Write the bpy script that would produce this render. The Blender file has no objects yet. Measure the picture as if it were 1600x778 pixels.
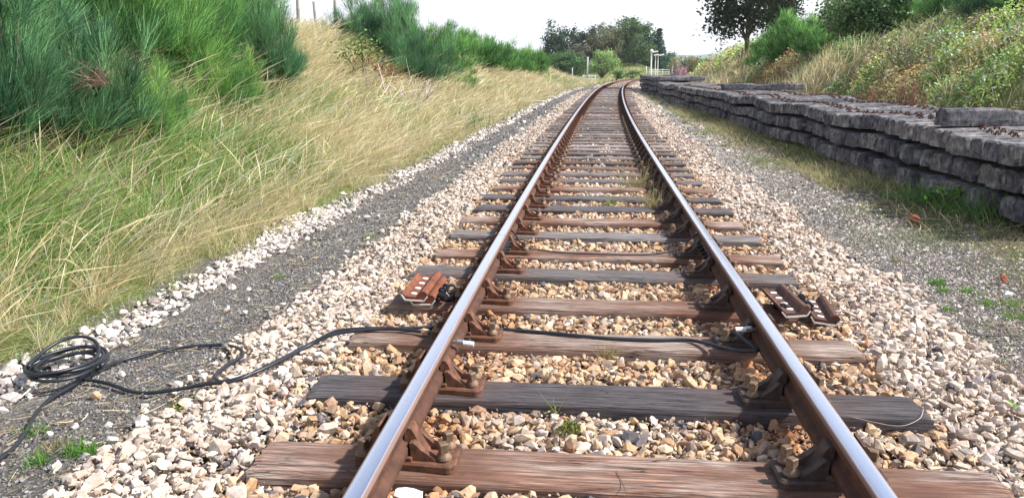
import bpy, bmesh, math
import numpy as np
from mathutils import Vector, Matrix, Euler
R = math.radians
rng = np.random.default_rng(7)

# ------------------------------------------------------------------ camera, sky, sun, exposure
scn = bpy.context.scene
COL = scn.collection
cd = bpy.data.cameras.new("camera"); cam = bpy.data.objects.new("camera", cd); COL.objects.link(cam)
F, CX, CY = 1250.0, 800.0, 389.0          # photograph's focal length and centre in its own pixels
PITCH = R(12.45); CAMH = 1.36
cam.location = (0, 0, CAMH); cam.rotation_euler = (R(90) - PITCH, 0, 0)
cd.sensor_width = 36; cd.lens = F / 1600 * 36; cd.clip_start = 0.05; cd.clip_end = 9000
scn.camera = cam

SUN_EL, SUN_AZ = R(46), R(99)             # azimuth clockwise from +Y (straight ahead): the sun stands to the right
w = bpy.data.worlds.new("World"); scn.world = w; w.use_nodes = True
nt = w.node_tree; nt.nodes.clear()
wo = nt.nodes.new('ShaderNodeOutputWorld'); bg = nt.nodes.new('ShaderNodeBackground')
sky = nt.nodes.new('ShaderNodeTexSky'); sky.sky_type = 'NISHITA'; sky.sun_disc = False
sky.sun_elevation = SUN_EL; sky.sun_rotation = SUN_AZ
sky.air_density = 1.0; sky.dust_density = 0.7; sky.ozone_density = 2.5
bg.inputs['Strength'].default_value = 0.10
# thin bright cloud over the blue: thick towards the horizon, thinner overhead
tc = nt.nodes.new('ShaderNodeTexCoord'); sep = nt.nodes.new('ShaderNodeSeparateXYZ')
nt.links.new(tc.outputs['Generated'], sep.inputs[0])
mr = nt.nodes.new('ShaderNodeMapRange'); mr.inputs['From Min'].default_value = 0.22; mr.inputs['From Max'].default_value = 0.52
mr.inputs['To Min'].default_value = 1.0; mr.inputs['To Max'].default_value = 0.10
nt.links.new(sep.outputs['Z'], mr.inputs['Value'])
cn = nt.nodes.new('ShaderNodeTexNoise'); cn.inputs['Scale'].default_value = 2.2; cn.inputs['Detail'].default_value = 6
nt.links.new(tc.outputs['Generated'], cn.inputs['Vector'])
ma = nt.nodes.new('ShaderNodeMath'); ma.operation = 'MULTIPLY_ADD'; ma.inputs[1].default_value = 0.7; ma.use_clamp = True
sb = nt.nodes.new('ShaderNodeMath'); sb.operation = 'SUBTRACT'; sb.inputs[1].default_value = 0.35
nt.links.new(cn.outputs['Fac'], ma.inputs[0]); nt.links.new(mr.outputs[0], sb.inputs[0]); nt.links.new(sb.outputs[0], ma.inputs[2])
mx = nt.nodes.new('ShaderNodeMix'); mx.data_type = 'RGBA'
nt.links.new(ma.outputs[0], mx.inputs[0]); nt.links.new(sky.outputs[0], mx.inputs[6]); mx.inputs[7].default_value = (8.2, 8.3, 8.9, 1)
nt.links.new(mx.outputs[2], bg.inputs['Color']); nt.links.new(bg.outputs[0], wo.inputs['Surface'])

sl = bpy.data.lights.new("sun", 'SUN'); sl.energy = 4.9; sl.angle = R(2.5); sl.color = (1.0, 0.95, 0.87)
so = bpy.data.objects.new("sun", sl); COL.objects.link(so)
sd = Vector((math.sin(SUN_AZ) * math.cos(SUN_EL), math.cos(SUN_AZ) * math.cos(SUN_EL), math.sin(SUN_EL)))
so.rotation_euler = sd.to_track_quat('Z', 'Y').to_euler(); so.location = sd * 50

scn.view_settings.view_transform = 'Standard'; scn.view_settings.look = 'None'
scn.view_settings.exposure = 0.78; scn.view_settings.gamma = 1.0
scn.render.engine = 'CYCLES'
scn.cycles.max_bounces = 5; scn.cycles.diffuse_bounces = 3; scn.cycles.glossy_bounces = 2
scn.cycles.transmission_bounces = 3; scn.cycles.transparent_max_bounces = 4

# ------------------------------------------------------------------ track geometry (sleeper tops at z = 0)
def cx(y):
    y = np.asarray(y, float)
    return 0.105 + 0.0965 * y + np.where(y > 0, y, 0) ** 2 / 2300 + np.where(y > 100, y - 100, 0) ** 2 / 420
def slope(y):
    y = np.asarray(y, float)
    return 0.0965 + np.where(y > 0, y, 0) / 1150 + np.where(y > 100, y - 100, 0) / 210
def sstep(a, b, x):
    t = np.clip((np.asarray(x, float) - a) / (b - a), 0, 1); return t * t * (3 - 2 * t)
def zt(y): return 0.22 * sstep(15, 60, y)
def P(s, u):                               # track coordinates -> x, y
    m = slope(s); n = np.sqrt(1 + m * m)
    return cx(s) + u / n, s - u * m / n
def SU(x, y):                              # x, y -> track coordinates
    m = slope(y); c = 1 / np.sqrt(1 + m * m); d = x - cx(y)
    return y + d * m * c * c, d * c

_tab = np.random.default_rng(3).random((64, 64))
def vnoise(x, y, sc=1.0, seed=0):
    x = np.asarray(x, float) * sc + 17.3 * seed; y = np.asarray(y, float) * sc + 9.1 * seed
    xi = np.floor(x).astype(int); yi = np.floor(y).astype(int); fx = x - xi; fy = y - yi
    fx = fx * fx * (3 - 2 * fx); fy = fy * fy * (3 - 2 * fy)
    g = lambda a, b: _tab[a % 64, b % 64]
    return (g(xi, yi) * (1 - fx) + g(xi + 1, yi) * fx) * (1 - fy) + (g(xi, yi + 1) * (1 - fx) + g(xi + 1, yi + 1) * fx) * fy
def fnoise(x, y, sc=1.0, seed=0): return 0.55 * vnoise(x, y, sc, seed) + 0.3 * vnoise(x, y, sc * 2.1, seed + 1) + 0.15 * vnoise(x, y, sc * 4.3, seed + 2)

PU = [-60, -20, -12, -8.6, -8, -7, -6, -5, -4, -3.6, -3.1, -2.75, -2.1, -1.5, -1.2, 1.2, 1.5, 2.2, 3, 4, 7, 7.3, 8.5, 10, 11.5, 13, 20, 60]
PZ = [2.0, 2.3, 2.4, 2.35, 2.15, 1.55, .95, .5, .1, -.05, -.17, -.2, -.17, -.1, -.1, -.1, -.1, -.19, -.21, -.17, -.1, .05, 1.2, 2.15, 2.7, 3.0, 3.2, 3.0]
def gz(x, y):
    s, u = SU(np.asarray(x, float), np.asarray(y, float))
    z = np.interp(u, PU, PZ)
    bl = 1 - 0.93 * sstep(66, 104, s); br = 1 - 0.85 * sstep(85, 125, s)
    bl = np.where(s > 150, 0.07, bl)
    z = np.where((u < -3.1), -.17 + (z + .17) * bl, z)
    z = np.where((u > 7), -.1 + (z + .1) * br, z)
    amp = np.where(np.abs(u) > 7, 0.35, 0) * np.where(u > 0, br, bl) + 0.12 * sstep(3.2, 5.5, -u) * bl + .012
    z = z + amp * (fnoise(x, y, .35, 5) - .5)
    # mound left of the far curve, then open land falling a little
    mx_, my_ = 23.5, 168.0
    z = z + 2.6 * np.exp(-((x - mx_) / 7.0) ** 2 - ((y - my_) / 12.0) ** 2)
    far = sstep(220, 420, y); z = z * (1 - far) + far * (-1.0)
    side = sstep(45, 90, np.abs(u)); z = z * (1 - side) + side * 0.2
    return z + zt(y)

def pix(px, D, dz=0.0):                    # ground point at forward distance D seen at the photograph's column px
    x = (px - CX) / F * D
    for _ in range(6):
        z = float(gz(x, D)) + dz
        Zc = D * math.cos(PITCH) + (CAMH - z) * math.sin(PITCH)
        x = (px - CX) / F * Zc
    return x, D, z
def pixu(px, u, dlo=5.0, dhi=95.0):         # forward distance at which offset u from the track lies in column px
    a = (px - CX) / F
    for _ in range(40):
        m = (dlo + dhi) / 2; x = float(cx(m)) + u
        if (x / m > a) == (u < 0): dhi = m
        else: dlo = m
    return (dlo + dhi) / 2
def onz(px, py, z):                        # point of the level z seen at pixel (px, py)
    a = (px - CX) / F; b = (py - CY) / F
    dy = math.cos(PITCH) - b * math.sin(PITCH); dz = -math.sin(PITCH) - b * math.cos(PITCH)
    t = (z - CAMH) / dz
    return a * t, dy * t, z

# ------------------------------------------------------------------ materials
def mat(name, build):
    m = bpy.data.materials.new(name); m.use_nodes = True
    nt = m.node_tree; nt.nodes.clear()
    out = nt.nodes.new('ShaderNodeOutputMaterial'); b = nt.nodes.new('ShaderNodeBsdfPrincipled')
    nt.links.new(b.outputs[0], out.inputs[0])
    build(nt, b, out); return m
def N(nt, t, **k):
    n = nt.nodes.new(t)
    for a, v in k.items():
        if a.startswith('i_'): n.inputs[a[2:].replace('_', ' ')].default_value = v
        else: setattr(n, a, v)
    return n
def mixc(nt, fac, a, b, mode='MIX'):
    n = nt.nodes.new('ShaderNodeMix'); n.data_type = 'RGBA'; n.blend_type = mode
    for i, v in ((0, fac), (6, a), (7, b)):
        if hasattr(v, 'is_linked') or isinstance(v, bpy.types.NodeSocket): nt.links.new(v, n.inputs[i])
        elif i == 0: n.inputs[0].default_value = v
        else: n.inputs[i].default_value = (*v, 1) if len(v) == 3 else v
    return n.outputs[2]
def ramp(nt, src, stops):
    n = nt.nodes.new('ShaderNodeValToRGB'); nt.links.new(src, n.inputs[0])
    el = n.color_ramp.elements
    while len(el) > 1: el.remove(el[-1])
    el[0].position = stops[0][0]; c = stops[0][1]; el[0].color = (*c, 1) if not np.isscalar(c) else (c, c, c, 1)
    for p, c in stops[1:]:
        e = el.new(p); e.color = (*c, 1) if not np.isscalar(c) else (c, c, c, 1)
    return n.outputs[0]
def noise(nt, vec, scale, detail=5, rough=.6, dist=0):
    n = N(nt, 'ShaderNodeTexNoise'); n.inputs['Scale'].default_value = scale; n.inputs['Detail'].default_value = detail
    n.inputs['Roughness'].default_value = rough; n.inputs['Distortion'].default_value = dist
    if vec is not None: nt.links.new(vec, n.inputs['Vector'])
    return n.outputs['Fac']
def mapping(nt, src, scale):
    m = N(nt, 'ShaderNodeMapping'); m.inputs['Scale'].default_value = scale; nt.links.new(src, m.inputs['Vector']); return m
def bump(nt, b, h, strength, dist):
    n = N(nt, 'ShaderNodeBump'); n.inputs['Strength'].default_value = strength; n.inputs['Distance'].default_value = dist
    nt.links.new(h, n.inputs['Height']); nt.links.new(n.outputs[0], b.inputs['Normal']); return n

def stone_m(rough=.85, speck=.5, sc=60):
    def f(nt, b, out):
        a = N(nt, 'ShaderNodeAttribute', attribute_name='col'); t = N(nt, 'ShaderNodeTexCoord')
        n1 = noise(nt, t.outputs['Object'], sc, 6, .7)
        c = ramp(nt, n1, [(.25, .62), (.5, .98), (.75, 1.25)])
        c2 = mixc(nt, 1.0, a.outputs['Color'], c, 'MULTIPLY')
        n2 = noise(nt, t.outputs['Object'], sc * .35, 3, .6)
        d = ramp(nt, n2, [(.42, 0.0), (.62, speck)])
        c3 = mixc(nt, d, c2, (.40, .22, .10), 'MULTIPLY')
        nt.links.new(c3, b.inputs['Base Color']); b.inputs['Roughness'].default_value = rough
        b.inputs['Specular IOR Level'].default_value = .25
        bump(nt, b, n1, .5, .004)
    return f
M = {}
M['ballast'] = mat('ballast_stone', stone_m(.85, .25, 55))
M['chips'] = mat('small_gravel', stone_m(.8, .15, 120))

def leaf_m(trans=.35, rough=.6):
    def f(nt, b, out):
        a = N(nt, 'ShaderNodeAttribute', attribute_name='col')
        nt.links.new(a.outputs['Color'], b.inputs['Base Color']); b.inputs['Roughness'].default_value = rough
        b.inputs['Specular IOR Level'].default_value = .25
        tr = N(nt, 'ShaderNodeBsdfTranslucent'); nt.links.new(a.outputs['Color'], tr.inputs['Color'])
        ms = N(nt, 'ShaderNodeMixShader'); ms.inputs[0].default_value = trans
        nt.links.new(b.outputs[0], ms.inputs[1]); nt.links.new(tr.outputs[0], ms.inputs[2]); nt.links.new(ms.outputs[0], out.inputs[0])
    return f
M['grass'] = mat('grass_blade', leaf_m(.42))
M['leaf'] = mat('leaf', leaf_m(.3, .5))
M['moss'] = mat('moss', leaf_m(.1, .9))

def plain(col, rough=.7, metal=0.0, var=.25, sc=12, bmp=.3, bd=.004, col2=None, spec=.5):
    def f(nt, b, out):
        t = N(nt, 'ShaderNodeTexCoord'); n = noise(nt, t.outputs['Object'], sc, 6, .65)
        c2 = col2 or tuple(c * (1 - var * 1.6) for c in col)
        c = ramp(nt, n, [(.3, c2), (.62, col), (.8, tuple(min(1, x * (1 + var)) for x in col))])
        nt.links.new(c, b.inputs['Base Color']); b.inputs['Roughness'].default_value = rough; b.inputs['Metallic'].default_value = metal
        b.inputs['Specular IOR Level'].default_value = spec
        n2 = noise(nt, t.outputs['Object'], sc * 5, 4, .7)
        bump(nt, b, n2, bmp, bd)
    return f
M['rust'] = mat('rusty_iron', plain((.115, .055, .036), .82, 0, .35, 14, .5, .003, (.06, .03, .024), .3))
M['rust_dark'] = mat('brown_iron', plain((.095, .06, .045), .7, 0, .35, 22, .5, .003, (.03, .022, .022), .4))
M['screw'] = mat('screw_iron', plain((.25, .17, .11), .6, .3, .3, 30, .4, .002, (.11, .07, .05)))
M['rust_orange'] = mat('orange_rust', plain((.24, .085, .045), .8, 0, .4, 20, .5, .003, (.10, .035, .025), .3))
M['white_paint'] = mat('white_paint', plain((.85, .85, .84), .5, 0, .06, 8, .1, .001))
M['black_rubber'] = mat('black_rubber', plain((.022, .026, .036), .42, 0, .2, 30, .1, .001))
M['black_iron'] = mat('black_iron', plain((.03, .032, .042), .45, .4, .3, 25, .3, .002))
M['old_post'] = mat('old_wood_post', plain((.33, .30, .28), .9, 0, .3, 10, .6, .006))
M['bark'] = mat('bark', plain((.14, .11, .09), .95, 0, .35, 8, .8, .02))
M['dead_wood'] = mat('dead_wood', plain((.62, .55, .50), .9, 0, .25, 12, .4, .003))
M['galv'] = mat('galvanised_metal', plain((.55, .57, .6), .5, .2, .1, 8, .1, .001))
M['red_brick'] = mat('broken_brick', plain((.36, .12, .06), .9, 0, .3, 25, .8, .008))
M['white_stone'] = mat('white_painted_stone', plain((.82, .81, .79), .7, 0, .08, 18, .6, .006))
M['alloy'] = mat('bare_connector_metal', plain((.6, .6, .6), .3, .8, .1, 30, .1, .001))

def rail_top(nt, b, out):
    a = N(nt, 'ShaderNodeAttribute', attribute_name='across')
    t = N(nt, 'ShaderNodeTexCoord')
    n = noise(nt, mapping(nt, t.outputs['Object'], (60, 3, 60)).outputs[0], 1.0, 5, .6)
    ad = N(nt, 'ShaderNodeMath', operation='MULTIPLY_ADD'); nt.links.new(n, ad.inputs[0]); ad.inputs[1].default_value = .22
    ab = N(nt, 'ShaderNodeMath', operation='ABSOLUTE'); nt.links.new(a.outputs['Fac'], ab.inputs[0]); nt.links.new(ab.outputs[0], ad.inputs[2])
    k = ramp(nt, ad.outputs[0], [(.76, 0.0), (.84, .7), (.95, .97)])
    c = mixc(nt, k, (.70, .74, .84), (.19, .11, .085)); nt.links.new(c, b.inputs['Base Color'])
    m1 = N(nt, 'ShaderNodeMath', operation='SUBTRACT'); m1.inputs[0].default_value = 1.0; nt.links.new(k, m1.inputs[1]); nt.links.new(m1.outputs[0], b.inputs['Metallic'])
    n3 = noise(nt, mapping(nt, t.outputs['Object'], (400, 6, 400)).outputs[0], 1.0, 3, .6)
    r = N(nt, 'ShaderNodeMath', operation='MULTIPLY_ADD'); nt.links.new(n3, r.inputs[0]); r.inputs[1].default_value = .14; r.inputs[2].default_value = .16
    r2 = N(nt, 'ShaderNodeMath', operation='MULTIPLY_ADD'); nt.links.new(k, r2.inputs[0]); r2.inputs[1].default_value = .5; nt.links.new(r.outputs[0], r2.inputs[2])
    nt.links.new(r2.outputs[0], b.inputs['Roughness'])
M['rail_top'] = mat('polished_rail_head', rail_top)

def timber(nt, b, out):
    oi = N(nt, 'ShaderNodeObjectInfo'); t = N(nt, 'ShaderNodeTexCoord')
    off = N(nt, 'ShaderNodeVectorMath', operation='SCALE'); cmb = N(nt, 'ShaderNodeCombineXYZ')
    for k in range(3): nt.links.new(oi.outputs['Random'], cmb.inputs[k])
    nt.links.new(cmb.outputs[0], off.inputs[0]); off.inputs['Scale'].default_value = 37.0
    add = N(nt, 'ShaderNodeVectorMath', operation='ADD'); nt.links.new(t.outputs['Object'], add.inputs[0]); nt.links.new(off.outputs[0], add.inputs[1])
    v = add.outputs[0]
    g1 = noise(nt, mapping(nt, v, (3.2, 95, 95)).outputs[0], 1.0, 8, .72, .5)
    g2 = noise(nt, mapping(nt, v, (7, 300, 300)).outputs[0], 1.0, 4, .6, .2)
    blot = noise(nt, mapping(nt, v, (1.6, 7, 7)).outputs[0], 1.0, 4, .6, .5)
    base = ramp(nt, g1, [(.30, (.03, .027, .027)), (.41, (.20, .18, .17)), (.56, (.42, .385, .365)), (.72, (.74, .70, .67))])
    c = mixc(nt, 1.0, base, oi.outputs['Color'], 'MULTIPLY')
    fine = ramp(nt, g2, [(.36, .4), (.5, 1.0), (.66, 1.35)])
    c = mixc(nt, 1.0, c, fine, 'MULTIPLY')
    cr = noise(nt, mapping(nt, v, (1.3, 22, 22)).outputs[0], 1.0, 3, .5, .4)
    crk = ramp(nt, cr, [(.485, 1.0), (.497, .12), (.503, .12), (.515, 1.0)])
    wn = noise(nt, mapping(nt, v, (2.0, 5, 5)).outputs[0], 1.0, 2, .5); msk = ramp(nt, wn, [(.45, 1.0), (.55, 0.0)])
    crk2 = mixc(nt, msk, crk, (1, 1, 1))
    c = mixc(nt, 1.0, c, crk2, 'MULTIPLY')
    bl = ramp(nt, blot, [(.38, 0.0), (.6, 1.0)])
    red = mixc(nt, 1.0, c, (.62, .42, .34), 'MULTIPLY')
    alp = N(nt, 'ShaderNodeMath', operation='MULTIPLY'); nt.links.new(bl, alp.inputs[0]); nt.links.new(oi.outputs['Alpha'], alp.inputs[1])
    c = mixc(nt, alp.outputs[0], c, red)
    # rust washed off the chairs: a stain that belongs to the wood either side of each rail
    sx = N(nt, 'ShaderNodeSeparateXYZ'); nt.links.new(t.outputs['Object'], sx.inputs[0])
    ax = N(nt, 'ShaderNodeMath', operation='ABSOLUTE'); nt.links.new(sx.outputs['X'], ax.inputs[0])
    s1 = N(nt, 'ShaderNodeMath', operation='SUBTRACT'); nt.links.new(ax.outputs[0], s1.inputs[0]); s1.inputs[1].default_value = .75
    s2 = N(nt, 'ShaderNodeMath', operation='ABSOLUTE'); nt.links.new(s1.outputs[0], s2.inputs[0])
    s3 = N(nt, 'ShaderNodeMath', operation='MULTIPLY_ADD'); nt.links.new(blot, s3.inputs[0]); s3.inputs[1].default_value = -.45; nt.links.new(s2.outputs[0], s3.inputs[2])
    st = ramp(nt, s3.outputs[0], [(0.0, .85), (.18, 0.0)])
    st2 = N(nt, 'ShaderNodeMath', operation='MULTIPLY'); nt.links.new(st, st2.inputs[0]); nt.links.new(oi.outputs['Alpha'], st2.inputs[1])
    rc = mixc(nt, g1, (.06, .028, .02), (.26, .125, .08))
    c = mixc(nt, st2.outputs[0], c, rc)
    nt.links.new(c, b.inputs['Base Color']); b.inputs['Roughness'].default_value = .82; b.inputs['Specular IOR Level'].default_value = .3
    bump(nt, b, g1, .9, .012)
M['timber'] = mat('weathered_timber', timber)

def concrete(nt, b, out):
    oi = N(nt, 'ShaderNodeObjectInfo'); t = N(nt, 'ShaderNodeTexCoord')
    off = N(nt, 'ShaderNodeVectorMath', operation='SCALE'); cmb = N(nt, 'ShaderNodeCombineXYZ')
    for k in range(3): nt.links.new(oi.outputs['Random'], cmb.inputs[k])
    nt.links.new(cmb.outputs[0], off.inputs[0]); off.inputs['Scale'].default_value = 23.0
    add = N(nt, 'ShaderNodeVectorMath', operation='ADD'); nt.links.new(t.outputs['Object'], add.inputs[0]); nt.links.new(off.outputs[0], add.inputs[1])
    v = add.outputs[0]
    n1 = noise(nt, v, 9, 7, .7); n2 = noise(nt, mapping(nt, v, (30, 30, 4)).outputs[0], 1.0, 5, .6); n3 = noise(nt, v, 70, 5, .7)
    c = ramp(nt, n1, [(.34, (.05, .05, .06)), (.48, (.16, .155, .16)), (.68, (.40, .375, .35))])
    c = mixc(nt, 1.0, c, ramp(nt, n2, [(.35, .6), (.52, 1.0), (.7, 1.25)]), 'MULTIPLY')
    c = mixc(nt, 1.0, c, ramp(nt, n3, [(.3, .6), (.5, 1.0), (.7, 1.2)]), 'MULTIPLY')
    c = mixc(nt, 1.0, c, ramp(nt, oi.outputs['Random'], [(0, (.30, .32, .40)), (.5, (.68, .69, .76)), (1, (1.15, 1.10, 1.08))]), 'MULTIPLY')
    nt.links.new(c, b.inputs['Base Color']); b.inputs['Roughness'].default_value = .9
    bump(nt, b, n3, .8, .008)
M['concrete'] = mat('weathered_concrete', concrete)

def groundm(nt, b, out):
    a = N(nt, 'ShaderNodeAttribute', attribute_name='col'); t = N(nt, 'ShaderNodeTexCoord')
    n1 = noise(nt, t.outputs['Object'], 3, 8, .7); n2 = noise(nt, t.outputs['Object'], 45, 6, .75)
    vo = N(nt, 'ShaderNodeTexVoronoi'); vo.inputs['Scale'].default_value = 38; nt.links.new(t.outputs['Object'], vo.inputs['Vector'])
    c = mixc(nt, 1.0, a.outputs['Color'], ramp(nt, n1, [(.3, .6), (.5, 1.0), (.7, 1.3)]), 'MULTIPLY')
    c = mixc(nt, 1.0, c, ramp(nt, n2, [(.3, .45), (.5, 1.0), (.7, 1.6)]), 'MULTIPLY')
    nt.links.new(c, b.inputs['Base Color']); b.inputs['Roughness'].default_value = .95; b.inputs['Specular IOR Level'].default_value = .15
    ad = N(nt, 'ShaderNodeMath', operation='ADD'); nt.links.new(vo.outputs['Distance'], ad.inputs[0]); nt.links.new(n2, ad.inputs[1])
    bump(nt, b, ad.outputs[0], .9, .02)
M['ground'] = mat('soil_and_cinders', groundm)
M['hill'] = mat('hill_grass', plain((.10, .16, .06), 1, 0, .3, .004, .1, .1))

# ------------------------------------------------------------------ object helpers
def tag(o, label=None, cat=None, group=None, kind=None):
    if label: o['label'] = label
    if cat: o['category'] = cat
    if group: o['group'] = group
    if kind: o['kind'] = kind
    return o
def empty(name, loc=(0, 0, 0), rz=0.0, parent=None):
    o = bpy.data.objects.new(name, None); COL.objects.link(o); o.location = loc; o.rotation_euler = (0, 0, rz)
    o.empty_display_size = .1
    if parent: o.parent = parent
    return o
def link(name, me, parent=None, loc=(0, 0, 0), rot=(0, 0, 0)):
    o = bpy.data.objects.new(name, me); COL.objects.link(o); o.location = loc; o.rotation_euler = rot
    if parent: o.parent = parent
    return o
def mesh_np(name, V, F, mats, colors=None, smooth=False, midx=None, extra=None):
    """V (n,3); F list of int arrays, each (m,k)."""
    if isinstance(F, np.ndarray): F = [F]
    F = [f for f in F if len(f)]
    me = bpy.data.meshes.new(name)
    me.vertices.add(len(V)); me.vertices.foreach_set('co', np.ascontiguousarray(V, dtype=np.float32).ravel())
    nl = sum(f.size for f in F); npoly = sum(len(f) for f in F)
    me.loops.add(nl); me.loops.foreach_set('vertex_index', np.concatenate([f.ravel() for f in F]).astype(np.int32))
    me.polygons.add(npoly)
    tot = np.concatenate([np.full(len(f), f.shape[1]) for f in F]); st = np.concatenate([[0], np.cumsum(tot)[:-1]])
    me.polygons.foreach_set('loop_start', st.astype(np.int32)); me.polygons.foreach_set('loop_total', tot.astype(np.int32))
    me.polygons.foreach_set('use_smooth', np.full(npoly, smooth))
    if midx is not None: me.polygons.foreach_set('material_index', np.asarray(midx, dtype=np.int32))
    if colors is not None:
        at = me.attributes.new('col', 'FLOAT_COLOR', 'POINT')
        c = np.ones((len(V), 4), np.float32); c[:, :3] = colors; at.data.foreach_set('color', c.ravel())
    if extra:
        for k, v in extra.items():
            at = me.attributes.new(k, 'FLOAT', 'POINT'); at.data.foreach_set('value', np.asarray(v, np.float32))
    for m in (mats if isinstance(mats, (list, tuple)) else [mats]): me.materials.append(m)
    me.update(); me.validate()
    return me
def bm_mesh(name, bm, mats, smooth=False):
    me = bpy.data.meshes.new(name); bm.to_mesh(me); bm.free()
    for m in (mats if isinstance(mats, (list, tuple)) else [mats]): me.materials.append(m)
    if smooth: me.polygons.foreach_set('use_smooth', np.ones(len(me.polygons), bool))
    me.update(); return me
def box(bm, size, loc=(0, 0, 0), rot=None, bev=0.0, seg=1, mi=0):
    r = bmesh.ops.create_cube(bm, size=1.0); vs = r['verts']
    mtx = Matrix.Translation(loc) @ (Euler(rot).to_matrix().to_4x4() if rot else Matrix()) @ Matrix.Diagonal((*size, 1))
    bmesh.ops.transform(bm, matrix=mtx, verts=vs)
    fs = list({f for v in vs for f in v.link_faces})
    for f in fs: f.material_index = mi
    if bev > 0:
        es = list({e for v in vs for e in v.link_edges}); bmesh.ops.bevel(bm, geom=es, offset=bev, segments=seg, affect='EDGES', profile=.5)
def cyl(bm, r1, r2, h, loc=(0, 0, 0), rot=None, seg=16, mi=0):
    n0 = len(bm.faces); r = bmesh.ops.create_cone(bm, cap_ends=True, segments=seg, radius1=r1, radius2=r2, depth=h)
    mtx = Matrix.Translation(loc) @ (Euler(rot).to_matrix().to_4x4() if rot else Matrix())
    bmesh.ops.transform(bm, matrix=mtx, verts=r['verts'])
    for f in {f for v in r['verts'] for f in v.link_faces}: f.material_index = mi
def prism(bm, poly, y0, y1, mi=0):         # outline in x,z extruded along y
    a = [bm.verts.new((x, y0, z)) for x, z in poly]; b = [bm.verts.new((x, y1, z)) for x, z in poly]
    fs = [bm.faces.new(a), bm.faces.new(b[::-1])]; n = len(poly)
    for i in range(n): fs.append(bm.faces.new((a[i], b[i], b[(i + 1) % n], a[(i + 1) % n])))
    for f in fs: f.material_index = mi
    bmesh.ops.recalc_face_normals(bm, faces=fs)
def catmull(pts, n=8):
    p = np.array(pts, float); p = np.vstack([2 * p[0] - p[1], p, 2 * p[-1] - p[-2]]); out = []
    for i in range(1, len(p) - 2):
        for t in np.linspace(0, 1, n, endpoint=False):
            a, b, c, d = p[i - 1], p[i], p[i + 1], p[i + 2]
            out.append(.5 * ((2 * b) + (c - a) * t + (2 * a - 5 * b + 4 * c - d) * t * t + (3 * b - a - 3 * c + d) * t ** 3))
    out.append(p[-2]); return np.array(out)
def tube_arrays(pts, rad, nseg=8, off=0):
    pts = np.asarray(pts, float); n = len(pts); rad = np.broadcast_to(rad, (n,))
    T = np.gradient(pts, axis=0); T /= np.linalg.norm(T, axis=1)[:, None] + 1e-9
    up = np.array([0, 0, 1.0]); 
    A = np.cross(T, up); bad = np.linalg.norm(A, axis=1) < .15; A[bad] = np.cross(T[bad], np.array([1.0, 0, 0])); A /= np.linalg.norm(A, axis=1)[:, None]
    B = np.cross(A, T); th = np.linspace(0, 2 * np.pi, nseg, endpoint=False)
    V = (pts[:, None] + rad[:, None, None] * (np.cos(th)[None, :, None] * A[:, None] + np.sin(th)[None, :, None] * B[:, None])).reshape(-1, 3)
    i = np.arange(n - 1)[:, None] * nseg; j = np.arange(nseg)[None]; k = (j + 1) % nseg
    Fq = np.stack([i + j, i + k, i + nseg + k, i + nseg + j], -1).reshape(-1, 4) + off
    V = np.vstack([V, pts[0], pts[-1]]); c0, c1 = n * nseg + off, n * nseg + 1 + off
    jj = np.arange(nseg); kk = (jj + 1) % nseg; b = (n - 1) * nseg + off
    Ft = np.vstack([np.stack([kk + off, jj + off, np.full(nseg, c0)], -1), np.stack([b + jj, b + kk, np.full(nseg, c1)], -1)])
    return V, Fq, Ft
def tubes_mesh(name, paths, m, nseg=8, smooth=True):
    Vs, Q, T, off = [], [], [], 0
    for pts, rad in paths:
        v, q, t = tube_arrays(pts, rad, nseg, off); Vs.append(v); Q.append(q); T.append(t); off += len(v)
    return mesh_np(name, np.vstack(Vs), [np.vstack(Q), np.vstack(T)], m, smooth=smooth)

# ribbons: grass blades, broom shoots, stems
def ribbons(root, d, bend, L, W, c0, c1, nseg=3, wprof=None, rg=rng):
    n = len(root); d = d / (np.linalg.norm(d, axis=1)[:, None] + 1e-9)
    az = rg.random(n) * 2 * np.pi; r = np.stack([np.cos(az), np.sin(az), rg.normal(0, .2, n)], 1)
    side = np.cross(d, r); side /= np.linalg.norm(side, axis=1)[:, None] + 1e-9
    if wprof is None: wprof = np.append(np.linspace(1, .55, nseg), 0)
    Vs = []; Cs = []
    for k in range(nseg + 1):
        t = k / nseg; p = root + d * (L * t)[:, None] + bend * ((t * t) * L)[:, None]
        cc = c0 + (c1 - c0) * t
        if k < nseg or wprof[k] > 0:
            ww = (W * wprof[k] * .5)[:, None]; Vs += [p - side * ww, p + side * ww]; Cs += [cc, cc]
        else: Vs += [p]; Cs += [cc]
    m = len(Vs); V = np.stack(Vs, 1).reshape(-1, 3); C = np.stack(Cs, 1).reshape(-1, 3); b = np.arange(n)[:, None] * m
    q = [];
    full = wprof[nseg] > 0
    for k in range(nseg if full else nseg - 1): q.append(b + np.array([[2 * k, 2 * k + 1, 2 * k + 3, 2 * k + 2]]))
    Q = np.vstack(q) if q else np.zeros((0, 4), int)
    T = np.zeros((0, 3), int) if full else b + np.array([[2 * nseg - 2, 2 * nseg - 1, 2 * nseg]])
    return V, Q, T, C
def leaves_arr(p, size, col, updir=None, rg=rng, flat=.6, asp=.62):
    n = len(p); a = rg.normal(0, 1, (n, 3)); a[:, 2] *= flat; a /= np.linalg.norm(a, axis=1)[:, None]
    r = rg.normal(0, 1, (n, 3)); b = np.cross(a, r); b /= np.linalg.norm(b, axis=1)[:, None]; nn = np.cross(a, b)
    s = size[:, None]
    V = np.stack([p - a * s * .5, p + b * s * .5 * asp - nn * s * .08, p + a * s * .5, p - b * s * .5 * asp - nn * s * .08], 1).reshape(-1, 3)
    Q = np.arange(n * 4).reshape(-1, 4); C = np.repeat(col, 4, 0)
    return V, Q, np.zeros((0, 3), int), C
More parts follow.
